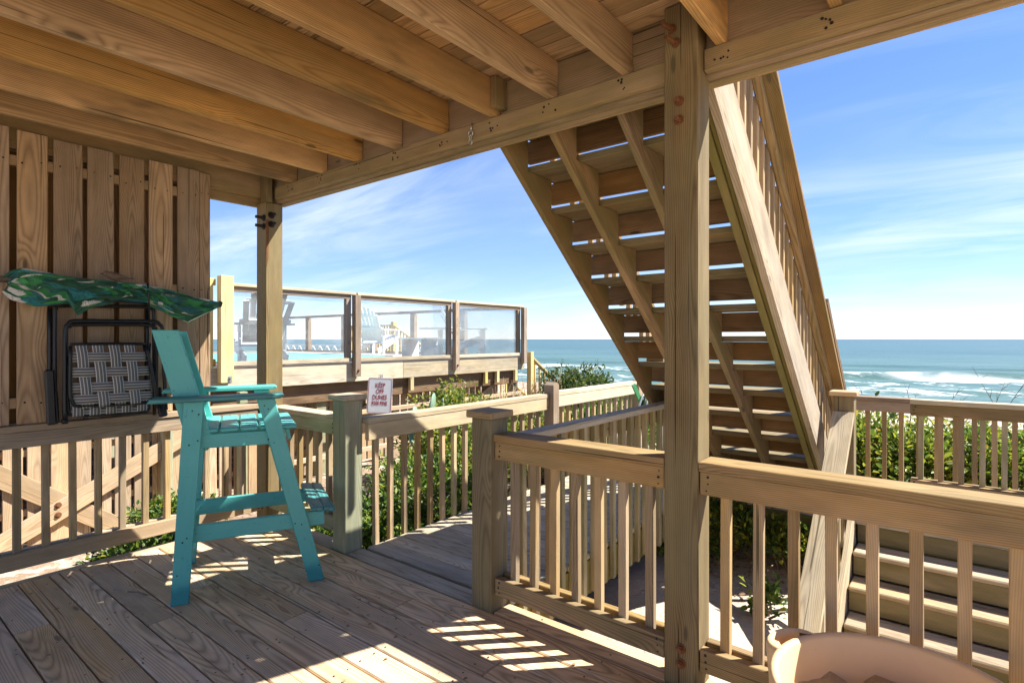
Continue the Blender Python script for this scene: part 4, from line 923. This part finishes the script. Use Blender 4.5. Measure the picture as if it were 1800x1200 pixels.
# ------------------------------------------------------------------ vegetation
rs = np.random.RandomState(5)
def leaves_mesh(name, P, D, U, size, mat, par=None, aspect=.5, kind=None):
    n = len(P); D = D / np.linalg.norm(D, axis=1, keepdims=True); Sd = np.cross(D, U); Sd /= (np.linalg.norm(Sd, axis=1, keepdims=True) + 1e-9); Nn = np.cross(Sd, D)
    sz = size * (.4 + 1.15 * rs.rand(n, 1)); w_ = sz * aspect * .5
    pts = [P, P + D * sz * .33 + Sd * w_ + Nn * sz * .10, P + D * sz * .72 + Sd * w_ * .8 + Nn * sz * .08, P + D * sz - Nn * sz * .06, P + D * sz * .72 - Sd * w_ * .8 + Nn * sz * .08, P + D * sz * .33 - Sd * w_ + Nn * sz * .10]
    V = np.stack(pts, 1).reshape(-1, 3); base = np.arange(n)[:, None] * 6
    F = np.concatenate([base + np.array([[0, 1, 2, 3]]), base + np.array([[0, 3, 4, 5]])], 1).reshape(-1, 4)
    me = bpy.data.meshes.new(name); me.vertices.add(len(V)); me.vertices.foreach_set('co', V.astype(np.float32).ravel()); me.loops.add(F.size); me.loops.foreach_set('vertex_index', F.astype(np.int32).ravel())
    me.polygons.add(len(F)); me.polygons.foreach_set('loop_start', np.arange(0, F.size, 4, dtype=np.int32)); me.update(calc_edges=True)
    at = me.attributes.new('rnd', 'FLOAT', 'FACE'); rv = np.repeat(np.clip(rs.beta(2.0, 2.0, n), 0, 1), 2); at.data.foreach_set('value', rv.astype(np.float32))
    o = link(name, me, mat, Matrix.Identity(4), par)
    if kind: o['kind'] = kind
    return o
def shrub(label, c, rad, nclu, mat='leaf', size=.045, group='dune shrubs', per=9, aspect=.5, cat='shrub', name='shrub'):
    gz = float(gh(c[0], c[1])); n = root(name, label, cat, (c[0], c[1], gz), group)
    u = rs.normal(size=(nclu, 3)); u /= np.linalg.norm(u, axis=1, keepdims=True); u[:, 2] = np.abs(u[:, 2]) * 1.0 - .25 * rs.rand(nclu)
    lump = 1 + .22 * np.sin(u[:, 0] * 5 + c[0] * 3) * np.cos(u[:, 1] * 4 + c[1]) + .14 * np.sin(u[:, 2] * 9 + u[:, 0] * 7)
    rr_ = (.45 + .62 * rs.rand(nclu) ** .55) * lump
    C = np.array(c) + u * rr_[:, None] * np.array(rad); C[:, 2] = np.maximum(C[:, 2], gh(C[:, 0], C[:, 1]) + .02)
    P = np.repeat(C, per, 0) + rs.normal(size=(nclu * per, 3)) * size * .75
    D = np.repeat(u, per, 0) * .8 + rs.normal(size=(nclu * per, 3)) * .75 + np.array([0, 0, .35]); U = rs.normal(size=(nclu * per, 3)) * .5 + np.array([.2, .1, 1.0])
    leaves_mesh('foliage', P, D, U, size, M[mat], n, aspect)
    parts = []
    for i in range(min(80, nclu // 5)):
        e = C[rs.randint(nclu)]; b0 = Vector((c[0] + rs.normal() * rad[0] * .25, c[1] + rs.normal() * rad[1] * .25, gz - .05)); e = Vector(e); md = (b0 + e) / 2 + Vector((rs.normal() * .06, rs.normal() * .06, .08))
        parts.append(tubeVF([b0, md, e], [.010, .006, .002], 5))
    multi('stems', parts, M['twig'], n); return n
shrub('large leafy shrub beside the keep off dunes sign', (-5.4, 5.55, .02), (.60, .70, .70), 800, 'leafgold', .05)
shrub('low glossy shrub filling the gap behind the greenish newel', (-3.95, 2.95, -.34), (.62, .62, .30), 760, 'leaf', .042)
shrub('low glossy shrub behind the middle of the walkway balusters', (-4.0, 3.75, -.18), (.7, .62, .42), 900, 'leaf', .042)
shrub('yellow green shrub behind the walkway railing near the square newel', (-4.35, 4.6, -.02), (.62, .7, .55), 900, 'leafgold', .045)
shrub('shrub behind the pyramid topped walkway post', (-4.1, 5.7, -.02), (.6, .75, .55), 800, 'leafgold', .045)
shrub('shrub behind the far walkway balusters near the stairs', (-4.0, 7.1, .0), (.7, .9, .55), 900, 'leaf', .05)
shrub('rounded dark evergreen bush at the corner of the pool deck', (-5.95, 9.55, .05), (.85, .85, .80), 1100, 'leafdark', .058)
shrub('shrub standing seaward of the walkway railing end', (-4.3, 8.9, -.05), (.9, .9, .45), 800, 'leaf', .055)
shrub('tall yellow green shrub directly behind the capped newel on the landing', (-.75, 7.35, .0), (.85, .62, .50), 650, 'leafgold', .062)
shrub('green shrub behind the landing railing, second from the newel', (.25, 7.45, -.02), (.8, .6, .48), 560, 'leafgold', .060)
shrub('yellowing shrub behind the overlapping landing railings', (1.3, 7.7, -.10), (.85, .6, .40), 380, 'leafgold', .05)
shrub('shrub at the right end of the landing railings', (2.5, 7.7, -.10), (.9, .6, .38), 340, 'leafgold', .05)
shrub('shrub further out on the dune behind the landing', (.8, 9.0, -.08), (1.1, .8, .38), 700, 'leaf', .055)
shrub('creeping shrub on the sand under the big staircase', (-1.62, 4.95, -.22), (.42, .32, .22), 230, 'leafgold', .045)
shrub('leafy clump hanging over the sand below the landing edge', (-1.02, 4.85, -.24), (.26, .22, .15), 170, 'leafgold', .045)
shrub('small green plant alone on the sand below the landing', (-1.0, 4.0, -.38), (.09, .09, .12), 34, 'leaf', .05, per=7)
shrub('leafy weeds beside the bolted post under the stairs', (-2.0, 4.7, -.35), (.4, .4, .26), 240, 'leaf', .045)
shrub('small variegated plant at the left deck edge beside the chair', (-4.62, 1.55, -.22), (.28, .35, .22), 260, 'leaf', .038)
shrub('small sunlit plant in front of the skirt fence braces', (-5.5, 2.05, -.28), (.32, .40, .24), 300, 'leaf', .04)
# bare twigs above the landing railing
tw = root('dead_shrub', 'bare thin twigs standing above the landing railing against the surf', 'shrub', (.2, 8.0, 0))
parts = []
for i in range(12):
    b0 = Vector((pyn(-.9, .5), pyn(7.6, 8.4), .35)); tip = b0 + Vector((pyn(-.35, .35), pyn(-.2, .2), pyn(.25, .62))); md = (b0 + tip) / 2 + Vector((pyn(-.06, .06), 0, 0)); parts.append(tubeVF([b0, md, tip], [.005, .004, .002], 5))
    for q in range(3): e = md + (tip - md) * rnd.random(); parts.append(tubeVF([e, e + Vector((pyn(-.12, .12), pyn(-.08, .08), pyn(.03, .14)))], [.003, .0015], 4))
multi('twigs', parts, M['twig'], tw)['kind'] = 'stuff'
tw = root('dead_shrub', 'dry brown tangle of twigs under the corner of the pool deck', 'shrub', (-6.0, 7.9, -.3)); parts = []
for i in range(150):
    b0 = Vector((pyn(-6.3, -5.4), pyn(7.2, 8.7), -.3)); tip = b0 + Vector((pyn(-.4, .4), pyn(-.4, .4), pyn(.45, 1.05))); md = (b0 + tip) / 2 + Vector((pyn(-.12, .12), pyn(-.12, .12), 0)); parts.append(tubeVF([b0, md, tip], [.008, .006, .002], 5))
multi('twigs', parts, M['straw'], tw)['kind'] = 'stuff'
# prickly pear
def cactus(label, loc, pads):
    n = root('prickly_pear', label, 'cactus', loc, 'prickly pear plants')
    for (dx, dy, dz, r_, rz, tl_) in pads:
        Mx = Matrix.Translation((loc[0] + dx, loc[1] + dy, loc[2] + dz)) @ Matrix.Rotation(rz, 4, 'Z') @ Matrix.Rotation(tl_, 4, 'Y')
        V = []; F = []; nS, nC = 9, 14
        for i in range(nS + 1):
            a = math.pi * i / nS; 
            for k in range(nC):
                p_ = 6.28318 * k / nC; V.append((.16 * r_ * math.sin(a) * math.cos(p_), r_ * .78 * math.sin(a) * math.sin(p_), -r_ * math.cos(a) + r_))
        for i in range(nS):
            for k in range(nC): F.append((i * nC + k, i * nC + (k + 1) % nC, (i + 1) * nC + (k + 1) % nC, (i + 1) * nC + k))
        rawmesh('pad', V, F, M['cactus'], n, Mx)
cactus('prickly pear pads poking above the walkway railing beside the shrub', (-5.25, 4.95, -.40), [(0, 0, 0, .22, .4, 0), (.02, .03, .40, .20, .7, .2), (-.05, -.12, .36, .18, .2, -.4), (.0, .0, .74, .19, .6, .1), (-.1, .22, .70, .17, .9, .2), (.05, -.25, .68, .15, .5, -.2)])
cactus('low prickly pear pads in the pine straw behind the walkway balusters', (-4.75, 4.15, -.42), [(0, 0, 0, .17, .5, 0), (.1, .18, .0, .14, 1.0, .2), (-.05, .02, .30, .13, .2, -.2)])
# loose cover: pine straw, creeping leaves on the dunes
parts = []
for i in range(2600):
    x, y = pyn(-6.4, -3.3), pyn(2.2, 6.5); z = float(gh(x, y)) + .012; a = pyn(0, 6.28); l_ = pyn(.05, .13); d = Vector((math.cos(a), math.sin(a), pyn(-.15, .3))) * l_; s_ = Vector((-math.sin(a), math.cos(a), 0)) * .0022
    p = Vector((x, y, z)); parts.append(([p - s_, p + s_, p + d + s_, p + d - s_], [(0, 1, 2, 3)]))
_tag(multi('pine_straw', parts, M['straw'], None, False), 'brown pine straw littering the sand behind the walkway railing', 'straw', kind='stuff')
n = 15000; P = np.stack([rs.uniform(-9, 9, n), 6.7 + 8.5 * rs.rand(n) ** 1.2, np.zeros(n)], 1); keep = (np.sin(P[:, 0] * 1.9) * np.cos(P[:, 1] * 1.6 + P[:, 0]) + .5 * np.sin(P[:, 0] * 5 + P[:, 1] * 3) + .5 * rs.rand(n)) > -.15; P = P[keep]; P[:, 2] = gh(P[:, 0], P[:, 1]) + .02 + .20 * rs.rand(len(P)) ** 2
D = rs.normal(size=P.shape) + np.array([0, 0, .6]); U = rs.normal(size=P.shape) * .4 + np.array([0, 0, 1.0])
_tag(leaves_mesh('ground_cover', P, D, U, .075, M['leafgold']), 'creeping yellow green leaves covering the dune towards the sea', 'plants', kind='stuff')
n = 900; P = np.stack([rs.uniform(-2.6, -.7, n), rs.uniform(4.3, 6.0, n), np.zeros(n)], 1); P[:, 2] = gh(P[:, 0], P[:, 1]) + .015
_tag(leaves_mesh('leaf_litter', P, rs.normal(size=P.shape) * np.array([1, 1, .25]), rs.normal(size=P.shape) * .3 + np.array([0, 0, 1.]), .035, M['straw']), 'dry leaf litter scattered on the sand under the landing', 'leaves', kind='stuff')

n = 150; P = np.stack([rs.uniform(-4.15, -1.0, n), rs.uniform(.5, 2.15, n), np.full(n, .004)], 1)
_tag(leaves_mesh('deck_debris', P, rs.normal(size=P.shape) * np.array([1, 1, .12]), rs.normal(size=P.shape) * .25 + np.array([0, 0, 1.]), .016, M['straw']), 'small dry leaf scraps scattered over the deck boards', 'debris', kind='stuff')
tg = tube('twig', [(-3.58, 1.10, .008), (-3.52, 1.13, .012), (-3.45, 1.15, .009)], .004, M['twig'], None, 6); _tag(tg, 'short dark twig lying on the deck boards left of the chair', 'twig')
